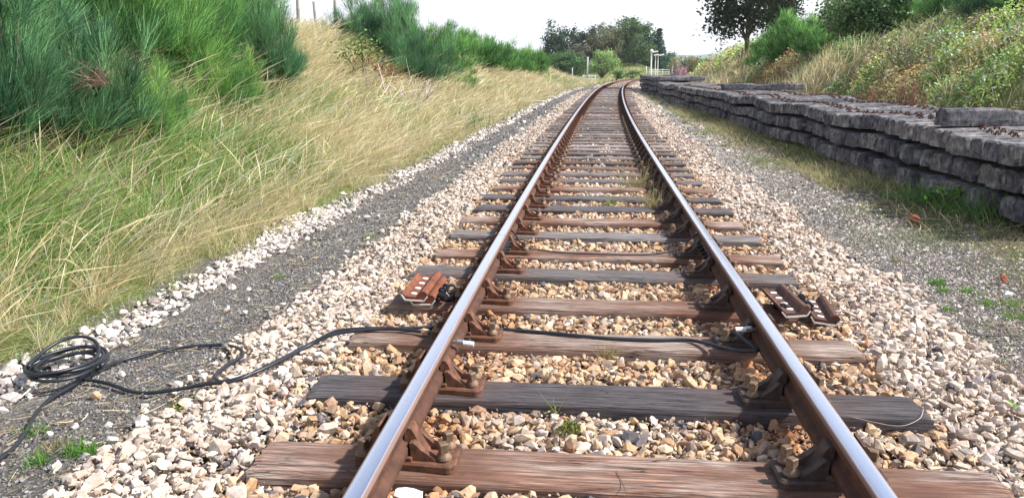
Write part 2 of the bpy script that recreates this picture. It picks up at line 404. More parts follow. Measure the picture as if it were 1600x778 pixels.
def merge(parts):
    Vs, Q, T, C, off = [], [], [], [], 0
    for v, q, t, c in parts:
        Vs.append(v); Q.append(q + off); T.append(t + off); C.append(c); off += len(v)
    return np.vstack(Vs), [np.vstack(Q), np.vstack(T)], np.vstack(C)
def jit(c, n, s=.12, rg=rng):
    c = np.asarray(c, float); c = np.broadcast_to(c, (n, 3)).copy() if c.ndim == 1 else c
    return np.clip(c * (1 + rg.normal(0, s, (n, 1))) * (1 + rg.normal(0, s * .35, (n, 3))), .003, .95)

# stones
def hull_proto(npts, flat, rg):
    bm = bmesh.new(); p = rg.normal(0, 1, (npts, 3)); p /= np.linalg.norm(p, axis=1)[:, None]; p *= rg.uniform(.78, 1.08, (npts, 1))
    p *= np.array([1.0, rg.uniform(.5, .85), rg.uniform(flat * .8, flat * 1.25)])
    for q in p: bm.verts.new(q)
    r = bmesh.ops.convex_hull(bm, input=bm.verts[:])
    bmesh.ops.delete(bm, geom=[v for v in bm.verts if not v.link_faces], context='VERTS')
    bm.verts.index_update(); V = np.array([v.co[:] for v in bm.verts]); Fc = np.array([[v.index for v in f.verts] for f in bm.faces if len(f.verts) == 3])
    bm.free(); return V, Fc
prg = np.random.default_rng(11)
PR_HI = [hull_proto(int(prg.integers(13, 20)), prg.uniform(.45, .72), prg) for _ in range(34)]
PR_MD = [hull_proto(11, .62, prg) for _ in range(16)]
PR_LO = [hull_proto(8, .6, prg) for _ in range(14)]
def rotm(rg, n, tilt):
    ang = rg.normal(0, tilt, n); az = rg.random(n) * 2 * np.pi; sp = rg.random(n) * 2 * np.pi
    k = np.stack([np.cos(az), np.sin(az), np.zeros(n)], 1)
    c, s = np.cos(ang), np.sin(ang); K = np.zeros((n, 3, 3))
    K[:, 0, 1] = -k[:, 2]; K[:, 0, 2] = k[:, 1]; K[:, 1, 0] = k[:, 2]; K[:, 1, 2] = -k[:, 0]; K[:, 2, 0] = -k[:, 1]; K[:, 2, 1] = k[:, 0]
    Rt = np.eye(3)[None] + s[:, None, None] * K + (1 - c)[:, None, None] * (K @ K)
    Z = np.zeros((n, 3, 3)); Z[:, 0, 0] = np.cos(sp); Z[:, 0, 1] = -np.sin(sp); Z[:, 1, 0] = np.sin(sp); Z[:, 1, 1] = np.cos(sp); Z[:, 2, 2] = 1
    return Rt @ Z
def stones(pos, size, col, protos, tilt=.5, rg=rng):
    n = len(pos); pid = rg.integers(0, len(protos), n); Rm = rotm(rg, n, tilt); out = []
    for i, (V, Fc) in enumerate(protos):
        k = np.where(pid == i)[0]
        if not len(k): continue
        v = np.einsum('nij,mj->nmi', Rm[k], V) * size[k][:, None, None] + pos[k][:, None]
        f = Fc[None] + (np.arange(len(k)) * len(V))[:, None, None]
        out.append((v.reshape(-1, 3), np.zeros((0, 4), int), f.reshape(-1, 3), np.repeat(col[k], len(V), 0)))
    return merge(out)
def jgrid(x0, x1, y0, y1, sp, rg=rng, j=.45):
    xs = np.arange(x0, x1, sp); ys = np.arange(y0, y1, sp * .87)
    X, Y = np.meshgrid(xs, ys); X[1::2] += sp * .5
    return (X + rg.uniform(-j, j, X.shape) * sp).ravel(), (Y + rg.uniform(-j, j, Y.shape) * sp).ravel()

# ------------------------------------------------------------------ terrain
def axis(segs):
    out = []
    for a, b, st in segs: out += list(np.arange(a, b, st))
    return np.array(out + [segs[-1][1]])
gx = axis([(-3000, -400, 400), (-400, -80, 40), (-80, -22, 5), (-22, -10, .6), (-10, 18, .18), (18, 45, .8), (45, 120, 6), (120, 500, 60), (500, 3000, 400)])
gy = axis([(-60, -6, 6), (-6, 1, 1), (1, 22, .2), (22, 80, .6), (80, 230, 2), (230, 600, 30), (600, 6000, 450)])
X, Y = np.meshgrid(gx, gy); Z = gz(X, Y); s_, u_ = SU(X, Y)
def lerp(a, b, t): return a + (b - a) * t[..., None]
c = np.zeros(X.shape + (3,)); c[:] = (.13, .15, .05)
A_ = lambda v: np.array(v, float)
wob = (fnoise(X, Y, .9, 8) - .5) * .35
c = lerp(c, A_((.25, .19, .135)), ((np.abs(u_) < 2.1)).astype(float))
inc = (u_ + wob > -3.15) & (u_ < -1.9); c[inc] = (.15, .14, .13)
inr = (u_ > 1.9) & (u_ < 3.2 + wob * 2); c[inr] = (.15, .135, .13)
inv = (u_ >= 3.2 + wob * 2) & (u_ < 7.2); c[inv] = (.15, .125, .07)
far_m = (Y > 110); c[far_m & (np.abs(u_) > 3)] = (.16, .17, .06)
nxn, nyn = len(gx), len(gy); ii = np.arange(nyn - 1)[:, None] * nxn + np.arange(nxn - 1)[None]
Fg = np.stack([ii, ii + 1, ii + nxn + 1, ii + nxn], -1).reshape(-1, 4)
me = mesh_np('ground', np.stack([X, Y, Z], -1).reshape(-1, 3), Fg, M['ground'], c.reshape(-1, 3), smooth=True)
tag(link('ground', me), kind='structure')

# distant hills
hx = np.linspace(-2600, 3400, 90); hv = []; 
for j, (dy, hh) in enumerate(((2600, -6), (2800, .35), (3100, .75), (3500, 1.0), (4200, .2))):
    prof = 40 + 75 * fnoise(hx / 600, np.zeros_like(hx), 1.0, 3)
    hv.append(np.stack([hx, np.full_like(hx, dy), np.where(hh < 0, -20, prof * hh)], -1))
HV = np.stack(hv); nn_, mm_ = HV.shape[0], HV.shape[1]; ii = np.arange(nn_ - 1)[:, None] * mm_ + np.arange(mm_ - 1)[None]
tag(link('hills', mesh_np('hills', HV.reshape(-1, 3), np.stack([ii, ii + 1, ii + mm_ + 1, ii + mm_], -1).reshape(-1, 4), M['hill'], smooth=True)), kind='structure')

# ------------------------------------------------------------------ timber sleepers, chairs, rails
SL = [1.88, 2.577, 3.251, 3.957, 4.629, 5.386, 5.97, 6.728, 7.403, 8.11, 8.84, 9.56]
while SL[-1] < 118: SL.append(SL[-1] + .712)
ORD = ['', 'first', 'second', 'third', 'fourth', 'fifth', 'sixth', 'seventh', 'eighth', 'ninth', 'tenth', 'eleventh', 'twelfth', 'thirteenth', 'fourteenth', 'fifteenth', 'sixteenth',
       'seventeenth', 'eighteenth', 'nineteenth', 'twentieth']
def timber_mesh(seed, nx=90, ny=9):
    rg = np.random.default_rng(seed); L, W, T = 2.6, .256, .14
    xs = np.linspace(-L / 2, L / 2, nx); ring = []
    sec = [(-.5, -1), (-.5, -.5), (-.5, -.12), (-.485, -.03)] + [(t, 0) for t in np.linspace(-.46, .46, ny)] + [(.485, -.03), (.5, -.12), (.5, -.5), (.5, -1)]
    k = len(sec); V = np.zeros((nx, k, 3))
    wearf = .5 + fnoise(xs, 0 * xs, 2.5, seed); wearb = .5 + fnoise(xs, 0 * xs + 5, 2.5, seed + 3)
    for j, (a, b) in enumerate(sec):
        edge = max(0, abs(a) - .38) / .12
        z = b * T + (vnoise(xs * 1.5, 0 * xs + a * 30, 1.0, seed) - .5) * .006 + (vnoise(xs * 6, 0 * xs + a * 60, 1.0, seed + 7) - .5) * .004
        wr = wearf if a < 0 else wearb
        if b > -.3: z = z - edge * .010 * wr
        V[:, j, 0] = xs; V[:, j, 1] = a * W + (vnoise(xs, 0 * xs + b * 9, 3.0, seed + 5) - .5) * .006 * (1 if abs(a) > .4 else 0); V[:, j, 2] = z
    V[0, :, 0] += (rg.random(k) - .5) * .02; V[-1, :, 0] += (rg.random(k) - .5) * .02
    V[0, 3:-3, 2] -= .004; V[-1, 3:-3, 2] -= .004
    i = np.arange(nx - 1)[:, None] * k + np.arange(k - 1)[None]
    Q = np.stack([i, i + k, i + k + 1, i + 1], -1).reshape(-1, 4)
    bot = np.array([[0, 0 + k - 1, (nx - 1) * k + k - 1, (nx - 1) * k]])
    e0 = np.arange(k)[None]; e1 = ((nx - 1) * k + np.arange(k))[None, ::-1]
    return mesh_np('timber', V.reshape(-1, 3), [Q, bot, e0, e1], M['timber'])
TM = [timber_mesh(100 + i) for i in range(8)]; TMf = [timber_mesh(200 + i, 12, 3) for i in range(3)]

def chair_mesh(full=True):                 # local x: + towards the middle of the track, rail centre at x = 0; y along the rail
    bm = bmesh.new()
    # base plate, rounded outline
    hw = .094; pts = []
    def corner(cxx, cyy, r, a0): return [(cxx + r * math.cos(R(a0 + t)), cyy + r * math.sin(R(a0 + t))) for t in (0, 22, 45, 68, 90)]
    pts += corner(.205 - .03, hw - .03, .03, 0) + corner(-.165 + .035, .07 - .035, .035, 90) + corner(-.165 + .035, -.07 + .035, .035, 180) + corner(.205 - .03, -hw + .03, .03, 270)
    lo = [bm.verts.new((x, y, 0)) for x, y in pts]; md = [bm.verts.new((x, y, .022)) for x, y in pts]; hi = [bm.verts.new((x * .96, y * .93, .029)) for x, y in pts]
    n = len(pts)
    for a, b in ((lo, md), (md, hi)):
        for i in range(n): bm.faces.new((a[i], a[(i + 1) % n], b[(i + 1) % n], b[i]))
    bm.faces.new(hi); bm.faces.new(lo[::-1])
    # rail seat
    box(bm, (.10, .15, .022), (0, 0, .036), bev=.004)
    # inner jaw: two leaning ribs joined by a curved wall that follows the web
    inner = [(.2 * 0 + .105, .02), (.085, .05), (.066, .08), (.052, .115), (.04, .135), (.022, .137), (.016, .12), (.018, .095), (.034, .07), (.042, .05), (.04, .02)]
    prism(bm, inner, -.035, .035)
    prism(bm, [(.15, .02), (.12, .045), (.080, .072), (.055, .098), (.04, .095), (.045, .05), (.045, .02)], -.066, -.034)
    prism(bm, [(.15, .02), (.12, .040), (.080, .072), (.055, .098), (.04, .095), (.045, .05), (.045, .02)], .034, .066)
    # outer jaw, taller and set back to leave room for the key
    outer = [(-.135, .02), (-.115, .05), (-.098, .09), (-.088, .135), (-.075, .15), (-.064, .15), (-.066, .10), (-.070, .06), (-.074, .02)]
    prism(bm, outer, -.055, .055)
    prism(bm, [(-.155, .02), (-.125, .055), (-.10, .10), (-.09, .02)], -.014, .014)
    # screw bosses
    for x, y in ((.158, -.045), (.158, .045), (-.132, -.042)): cyl(bm, .027, .024, .012, (x, y, .034), seg=18)
    if not full:
        for x, y in ((.158, -.045), (.158, .045), (-.132, -.042)): box(bm, (.028, .028, .04), (x, y, .06))
    bmesh.ops.recalc_face_normals(bm, faces=bm.faces)
    for v in bm.verts: v.co += Vector((vnoise(v.co.x * 60, v.co.y * 60, 1, 3) - .5, vnoise(v.co.y * 60, v.co.z * 60, 1, 4) - .5, 0)) * .004
    me = bm_mesh('rail_chair', bm, M['rust']); return me
def screw_mesh():
    bm = bmesh.new(); cyl(bm, .029, .026, .009, (0, 0, .0045), seg=18); cyl(bm, .026, .018, .014, (0, 0, .015), seg=18)
    box(bm, (.031, .031, .036), (0, 0, .038), bev=.003); return bm_mesh('chair_screw', bm, M['screw'])
def key_mesh():
    bm = bmesh.new(); prism(bm, [(-.062, .062), (-.062, .138), (-.046, .142), (-.034, .134), (-.014, .118), (-.014, .078), (-.034, .060)], -.125, .115)
    bmesh.ops.bevel(bm, geom=bm.edges[:], offset=.004, segments=1, affect='EDGES'); return bm_mesh('rail_key', bm, M['rust_dark'])
CH, CHf, SCW, KEY = chair_mesh(), chair_mesh(False), screw_mesh(), key_mesh()
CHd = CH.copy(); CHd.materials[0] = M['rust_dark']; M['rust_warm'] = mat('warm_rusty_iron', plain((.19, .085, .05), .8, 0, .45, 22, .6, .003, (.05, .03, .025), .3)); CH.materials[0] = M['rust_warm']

# colour of each sleeper nearest the camera as the photograph shows it (tint, amount of red-brown)
TINT = {1: ((1.15, 1.0, .92), .9), 2: ((.27, .27, .31), .2), 3: ((1.0, .88, .80), .7), 4: ((.9, .74, .65), .9), 5: ((.45, .45, .47), .25), 6: ((1.0, .84, .74), .9),
        7: ((.6, .6, .62), .15), 8: ((1.1, .95, .88), .9), 9: ((.34, .34, .39), .15), 10: ((.36, .36, .40), .15), 11: ((.85, .7, .62), .9), 12: ((.5, .5, .56), .2), 13: ((.55, .55, .6), .2)}
HUE = {1: 'broad brown timber sleeper with a pale bleached streak and knot', 2: 'charcoal black timber sleeper with rounded worn edges', 3: 'brown timber sleeper with black cable lying along it',
       4: 'reddish brown timber sleeper beside the loose fishplates', 5: 'grey cracked timber sleeper just before the rail joint', 6: 'brown timber sleeper with thin bond cable along it'}
SLOBJ = []
for i, s in enumerate(SL):
    rg = np.random.default_rng(i); m = float(slope(s)); rz = -math.atan(m) + rg.normal(0, .006) * (0 if i == 0 else 1)
    x, y = P(s, 0.0); z = float(zt(s)) 
    if i in TINT: tint, red = TINT[i]
    else:
        g = rg.uniform(.32, .95); red = float(rg.random() ** 1.2); tint = (g * (1 + .04 * red), g * (1 - .07 * red), g * (1 - .12 * red + .03))
    t = empty('railway_sleeper', (float(x), float(y), z), rz)
    tag(t, HUE.get(i) or ('timber sleeper, %s counted up the track from the bottom of the photo' % ORD[i] if 0 < i <= 20 else
        ('timber sleeper lying just behind the bottom edge of the photo' if i == 0 else 'small weathered timber sleeper in the far stretch of track before the curve')), 'sleeper', 'timber sleepers under the running rails')
    far = s > 24
    tb = link('timber', (TMf if far else TM)[i % (3 if far else 8)], t, (rg.normal(0, .015), 0, 0)); tb.color = (*tint, red)
    for sg in (-1, 1):
        if s > 80: continue
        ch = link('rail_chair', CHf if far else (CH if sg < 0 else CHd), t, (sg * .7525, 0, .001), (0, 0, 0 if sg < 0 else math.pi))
        if not far:
            for (sx, sy) in ((.158, -.045), (.158, .045), (-.132, -.042)):
                link('chair_screw', SCW, ch, (sx, sy, .038), (rg.normal(0, .04), rg.normal(0, .04), rg.random() * 1.5))
            link('rail_key', KEY, ch, (0, float(rg.normal(0, .015)), 0), (0, 0, 0))
    SLOBJ.append(t)

# rails (bullhead profile), joint where the photograph shows it
half = [(0, .1450), (.010, .1449), (.020, .1443), (.0265, .1430), (.0310, .1405), (.0338, .1365), (.0349, .1310), (.0349, .1090), (.0320, .1035), (.0120, .0960), (.0098, .0900), (.0096, .0560), (.0115, .0480), (.0330, .0380), (.0349, .0330), (.0349, .0090), (.0300, .0015), (.0220, 0)]
prof = [(x, z) for x, z in half] + [(-x, z) for x, z in half[::-1]][:-1]
JS = 5.705
def rail_mesh(s0, s1, off):
    ss = [s0]
    while ss[-1] < s1: ss.append(min(s1, ss[-1] + (.25 if ss[-1] < 20 else .7)))
    ss = np.array(ss); k = len(prof); V = np.zeros((len(ss), k, 3)); A = np.zeros((len(ss), k))
    for j, (x, z) in enumerate(prof):
        px_, py_ = P(ss, off + x); V[:, j, 0] = px_; V[:, j, 1] = py_; V[:, j, 2] = z + .045 + zt(ss); A[:, j] = x / .0349
    n = len(ss); i = np.arange(n - 1)[:, None] * k; j = np.arange(k)[None]; kk = (j + 1) % k
    Q = np.stack([i + j, i + k + j, i + k + kk, i + kk], -1).reshape(-1, 4)
    xm = np.array([prof[a][1] for a in range(k)]); topf = np.array([(prof[a][1] > .130 and prof[(a + 1) % k][1] > .130) for a in range(k)])
    mi = np.tile(topf.astype(int) * 1, n - 1); e0 = np.arange(k)[None, ::-1]; e1 = ((n - 1) * k + np.arange(k))[None]
    return mesh_np('rail', V.reshape(-1, 3), [Q, e0, e1], [M['rust'], M['rail_top']], smooth=False, midx=np.append(mi, [0, 0]), extra={'across': A.ravel()})
def smooth_rail(me):
    me.polygons.foreach_set('use_smooth', np.ones(len(me.polygons), bool))
    try: me.set_sharp_from_angle(angle=R(38))
    except Exception: pass
BOLTN = None
def hex_bolt():
    bm = bmesh.new(); cyl(bm, .021, .021, .020, (0, 0, .010), seg=6); cyl(bm, .012, .012, .03, (0, 0, .03), seg=10); return bm_mesh('fishbolt', bm, M['black_iron'])
HB = hex_bolt()
SIDE = {-1: 'left hand', 1: 'right hand'}
for sg in (-1, 1):
    for part_, (a, b) in enumerate(((-4.0, JS - .003), (JS + .003, 150.0))):
        me = rail_mesh(a, b, sg * .7525); smooth_rail(me)
        r = link('rail', me)
        tag(r, ('near length of the %s running rail, from bottom edge up to the joint' if part_ == 0 else 'long far length of the %s running rail, beyond the joint and round the curve') % SIDE[sg], 'rail', 'polished running rails')
        if part_ == 0:
            for side in (-1, 1):
                bm = bmesh.new(); prism(bm, [(.0105, .052), (.030, .056), (.030, .074), (.024, .082), (.024, .108), (.030, .118), (.030, .130), (.0105, .140)], -.23, .23)
                bmesh.ops.bevel(bm, geom=[e for e in bm.edges if abs((e.verts[0].co - e.verts[1].co).y) > .3], offset=.002, segments=1, affect='EDGES')
                fp = bm_mesh('fishplate', bm, M['rust_dark'])
                xx, yy = P(JS, sg * .7525); fo = link('fishplate', fp, r, (float(xx), float(yy), 0), (0, 0, -math.atan(float(slope(JS))) + (math.pi if side < 0 else 0)))
                for q in (-.17, -.06, .06, .17): link('fishbolt', HB, fo, (.022, q, .094), (0, R(90), .3))

# ------------------------------------------------------------------ ballast and gravel
def in_sleeper(x, y, mg=.0):
    s, u = SU(x, y); hit = np.zeros(len(x), bool)
    for q in SL: hit |= (np.abs(s - q) < .127 + mg) & (np.abs(u) < 1.29 + mg)
    return hit
def lit(x, y):
    s, u = SU(x, y); return s, u
STONE_W = [(.64, .56, .48), (.60, .54, .49), (.52, .44, .39), (.70, .65, .60), (.58, .46, .39), (.42, .38, .37), (.62, .52, .43)]
STONE_O = [(.52, .31, .16), (.56, .37, .21), (.60, .44, .28), (.42, .23, .13), (.62, .49, .35), (.32, .19, .13), (.55, .38, .25), (.30, .24, .20)]
def ballast_col(x, y, rg):
    s, u = SU(x, y); n = len(x)
    a = np.array(STONE_W)[rg.integers(0, 7, n)]; b = np.array(STONE_O)[rg.integers(0, 8, n)]
    au = np.abs(u); near = np.exp(-((au - .75) / .45) ** 2) * .6 + .5 * (au < 1.35) + .12
    near = near + (fnoise(x, y, 1.3, 12) - .5) * .7 - .25 * sstep(7, 30, s) - .3 * sstep(1.35, 1.9, au)
    pick = (rg.random(n) < near)[:, None]
    c = np.where(pick, b, a); c = c * .78 + np.array([.53, .42, .31]) * .22; c = c * rg.uniform(.8, 1.18, (n, 1))
    rs = np.clip(np.exp(-((au - .75) / .2) ** 2) * .85 + (fnoise(x, y, 3.0, 19) - .5) * .5, 0, .85)[:, None]; c = c * (1 - rs) + c * np.array([.80, .55, .40]) * rs
    dk = rg.random(n) < .035; c[dk] = np.array((.12, .11, .12))
    return np.clip(c, .02, .86)
def ballast_z(x, y, rg):
    s, u = SU(x, y); z = np.interp(u, [-2.5, -2.1, -1.65, -1.3, 1.3, 1.65, 2.2, 2.6], [-.185, -.165, -.075, -.052, -.052, -.075, -.15, -.19])
    return z + (fnoise(x, y, 2.2, 15) - .5) * .05 + zt(y)
parts = []
def add_ballast(y0, y1, sp, size, protos, layers, seed):
    rg = np.random.default_rng(seed)
    for ly in range(layers):
        xa, ya = jgrid(float(cx(y0)) - 3.0, float(cx(y1)) + 3.1, y0, y1, sp, rg)
        s, u = SU(xa, ya)
        edgeL = -2.06 + (fnoise(xa, ya, 1.4, 20) - .5) * .4; edgeR = 2.05 + (fnoise(xa, ya, 1.2, 21) - .5) * .7
        k = (u > edgeL) & (u < edgeR) & ~in_sleeper(xa, ya, .012 if ly else -.005)
        fadeL = rg.random(len(xa)) < np.clip((u - edgeL) / .12 + .25, 0, 1); fadeR = rg.random(len(xa)) < np.clip((edgeR - u) / .25 + .3, 0, 1)
        k &= fadeL & fadeR
        rr = np.abs(np.abs(u) - .7525); k &= ~((rr < .05) & (rg.random(len(xa)) < .9) & (ly > 0))
        if ly > 0: k &= rg.random(len(xa)) < .62
        xa, ya, u = xa[k], ya[k], u[k]; n = len(xa)
        sz = size * np.clip(rg.lognormal(0, .28, n), .55, 1.9)
        z = ballast_z(xa, ya, rg) + (ly * .022) + rg.normal(0, .006, n) - .018
        under = np.abs(np.abs(u) - .7525) < .06; z[under] = np.minimum(z[under], .01 + zt(ya[under]))
        parts.append(stones(np.stack([xa, ya, z], 1), sz, ballast_col(xa, ya, rg), protos, .55, rg))
add_ballast(1.6, 6.2, .040, .0285, PR_HI, 2, 21)
add_ballast(6.2, 12, .046, .031, PR_MD, 2, 22)
add_ballast(12, 26, .062, .038, PR_LO, 2, 23)
add_ballast(26, 62, .12, .065, PR_LO, 1, 24)
add_ballast(62, 130, .22, .12, PR_LO, 1, 25)
def emit(name, parts, m, label=None, cat=None, kind='stuff', group=None):
    Vs, Fs, Cs, off = [], [], [], 0
    q, t = [], []
    for V, Fl, C in parts:
        Vs.append(V); Cs.append(C); q.append(Fl[0] + off); t.append(Fl[1] + off); off += len(V)
    me = mesh_np(name, np.vstack(Vs), [np.vstack(q), np.vstack(t)], m, np.vstack(Cs)); o = link(name, me)
    return tag(o, label, cat, group, kind)
# grit and fines between the stones
for y0_g, y1_g, sp_g, sz_g in ((1.8, 5.5, .024, .0095), (5.5, 9, .04, .014)):
    rg = np.random.default_rng(26); xa, ya = jgrid(float(cx(y0_g)) - 2.0, float(cx(y1_g)) + 2.0, y0_g, y1_g, sp_g, rg); s, u = SU(xa, ya); k = (np.abs(u) < 2.15) & ~in_sleeper(xa, ya, 0) & (rg.random(len(xa)) < .75); xa, ya = xa[k], ya[k]; n = len(xa)
    c_ = np.array([(.38, .28, .19), (.46, .37, .28), (.27, .20, .15), (.55, .47, .39)])[rg.integers(0, 4, n)]
    parts.append(stones(np.stack([xa, ya, ballast_z(xa, ya, rg) + rg.uniform(-.012, .016, n)], 1), sz_g * rg.uniform(.5, 1.4, n), c_, PR_LO, .6, rg))
emit('ballast_gravel', parts, M['ballast'], 'orange and whitish crushed stone ballast between and beside the timber sleepers', 'ballast')

# pale stones along the outer edge of the cinder path
parts = []; rg = np.random.default_rng(31)
for y0, y1, sp, size, pr in ((2, 9, .048, .029, PR_HI), (9, 24, .075, .042, PR_LO), (24, 70, .16, .08, PR_LO)):
    for ly in range(2):
        xa, ya = jgrid(float(cx(y0)) - 4.6, float(cx(y1)) - 1.5, y0, y1, sp, rg); s, u = SU(xa, ya)
        ctr = -2.95 + (fnoise(xa * 0, ya, .8, 30) - .5) * .25; wid = .07 + .15 * fnoise(xa * 0, ya, .7, 31)
        dd = np.abs(u - ctr) / wid; k = rg.random(len(xa)) < np.clip(1.6 - dd * 1.0, 0, 1) * (.9 if ly == 0 else .45)
        # a few strays on the cinders
        k |= (u > -2.9) & (u < -2.0) & (rg.random(len(xa)) < .005 + .09 * sstep(-2.25, -2.05, u))
        xa, ya = xa[k], ya[k]; n = len(xa); c_ = (np.array(STONE_W) * .6 + .26)[rg.integers(0, 7, n)] * rg.uniform(.75, 1.25, (n, 1))
        dk = rg.random(n) < .1; c_[dk] = (.22, .2, .2)
        sz = size * np.clip(rg.lognormal(0, .32, n), .5, 2)
        parts.append(stones(np.stack([xa, ya, gz(xa, ya) + .008 + ly * .02], 1), sz, np.clip(c_, 0, .88), pr, .45, rg))
emit('edge_stones', parts, M['ballast'], 'pale stones strewn along the grass edge of the dark cinder path', 'stones')

# cinder chips on the path
parts = []; rg = np.random.default_rng(32)
for y0, y1, sp, size, pr in ((2.2, 7, .017, .0105, PR_LO), (7, 14, .03, .017, PR_LO), (14, 40, .08, .035, PR_LO)):
    xa, ya = jgrid(float(cx(y0)) - 4.3, float(cx(y1)) - 1.5, y0, y1, sp, rg); s, u = SU(xa, ya)
    k = (u > -3.2) & (u < -1.95) & (rg.random(len(xa)) < .62); xa, ya = xa[k], ya[k]; n = len(xa)
    c_ = np.array([(.19, .188, .19), (.25, .245, .24), (.13, .13, .14), (.31, .30, .28), (.22, .19, .16), (.45, .43, .40)])[rg.choice(6, n, p=[.3, .25, .2, .11, .1, .04])]
    parts.append(stones(np.stack([xa, ya, gz(xa, ya) + .002], 1), size * np.clip(rg.lognormal(0, .3, n), .5, 1.9), c_, pr, .5, rg))
emit('cinder_chips', parts, M['chips'], 'fine dark grey cinder chips on the narrow path left of the track', 'cinders')

# grey and white gravel right of the ballast
parts = []; rg = np.random.default_rng(33)
for y0, y1, sp, size, pr in ((2.6, 8, .021, .0115, PR_LO), (8, 16, .034, .018, PR_LO), (16, 34, .08, .042, PR_LO), (34, 75, .18, .09, PR_LO)):
    xa, ya = jgrid(float(cx(y0)) + 1.7, float(cx(y1)) + 5.2, y0, y1, sp, rg); s, u = SU(xa, ya)
    dens = .95 - .9 * sstep(2.6, 4.0, u + (fnoise(xa, ya, .8, 40) - .5) * 1.4)
    k = (u > 1.75) & (u < 4.4) & (rg.random(len(xa)) < dens * .8); xa, ya = xa[k], ya[k]; n = len(xa)
    c_ = np.array([(.44, .41, .38), (.56, .52, .47), (.33, .31, .30), (.42, .37, .32), (.50, .42, .34), (.24, .22, .22), (.70, .66, .60)])[rg.choice(7, n, p=[.24, .2, .18, .14, .1, .08, .06])]
    sz = size * np.clip(rg.lognormal(0, .42, n), .45, 2.6)
    parts.append(stones(np.stack([xa, ya, gz(xa, ya) + .004], 1), sz, c_ * rg.uniform(.8, 1.15, (n, 1)), pr, .35, rg))
emit('gravel', parts, M['chips'], 'mixed grey and white gravel on the flat ground right of the ballast', 'gravel')

# dry stalks and scraps lying on the paths
rg = np.random.default_rng(35); n = 3600; ya = 2.2 + 12 * rg.random(n) ** 1.5; lft = rg.random(n) < .55; u = np.where(lft, rg.uniform(-3.1, -2.0, n), rg.uniform(2.0, 4.2, n)); xa = cx(ya) + u
th = rg.random(n) * 6.283; c_ = np.array([(.45, .37, .24), (.32, .25, .16), (.55, .48, .34), (.20, .15, .11)])[rg.integers(0, 4, n)]
lt = ribbons(np.stack([xa, ya, gz(xa, ya) + .02], 1), np.stack([np.cos(th), np.sin(th), rg.normal(0, .12, n)], 1), rg.normal(0, .1, (n, 3)), rg.uniform(.03, .13, n), rg.uniform(.002, .006, n), c_, c_, 2, np.array([1, 1, .6]), rg)
_V, _F, _C = merge([lt]); tag(link('dry_litter', mesh_np('dry_litter', _V, _F, M['chips'], _C)), 'dry stalks and leaf scraps scattered on the cinder path and gravel', 'litter', kind='stuff')

# ------------------------------------------------------------------ grass of the left bank
GREEN = np.array([(.21, .40, .08), (.29, .47, .10), (.18, .31, .09), (.25, .39, .16), (.40, .47, .16)])
STRAW = np.array([(.80, .69, .40), (.86, .78, .50), (.68, .55, .30), (.74, .58, .34), (.88, .82, .62)])
def grass_patch(x, y, rg, straw, Lr, W, lean=(.35, .0), seg=3, spread=.35, seed_heads=False, zoff=-.01, gcols=GREEN, scols=STRAW):
    n = len(x); z = gz(x, y) + zoff
    root = np.stack([x, y, z], 1); isS = rg.random(n) < straw
    c = np.where(isS[:, None], scols[rg.integers(0, len(scols), n)], gcols[rg.integers(0, len(gcols), n)]) * rg.uniform(.75, 1.2, (n, 1))
    L = rg.uniform(Lr[0], Lr[1], n); d = np.stack([lean[0] + rg.normal(0, spread, n), lean[1] + rg.normal(0, spread, n), np.ones(n)], 1)
    bend = np.stack([lean[0] * 1.1 + rg.normal(0, spread, n), lean[1] + rg.normal(0, spread * .8, n), -rg.uniform(.0, .45, n)], 1)
    wp = None
    if seed_heads: wp = np.array([.5, .42, .36, 1.3, 0]); seg = 4
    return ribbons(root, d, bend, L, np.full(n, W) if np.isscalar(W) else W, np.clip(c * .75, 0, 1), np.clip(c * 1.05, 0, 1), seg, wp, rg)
def strawness(x, y):
    s, u = SU(x, y); v = fnoise(x, y, .55, 50) * .8 + fnoise(x, y, 1.7, 51) * .35
    v = v + .19 * sstep(12, 22, s) - .02 + .35 * np.exp(-((u + 3.35) / .25) ** 2) + .25 * sstep(5.2, 6.5, -u)
    v = v - .25 * np.exp(-((u + 4.1) / .6) ** 2) * (1 - sstep(6, 12, s))
    return np.clip((v - .425 - .05 * (1 - sstep(6, 11, s))) * 3.2, .10, .97)
parts_g = []; rg = np.random.default_rng(41)
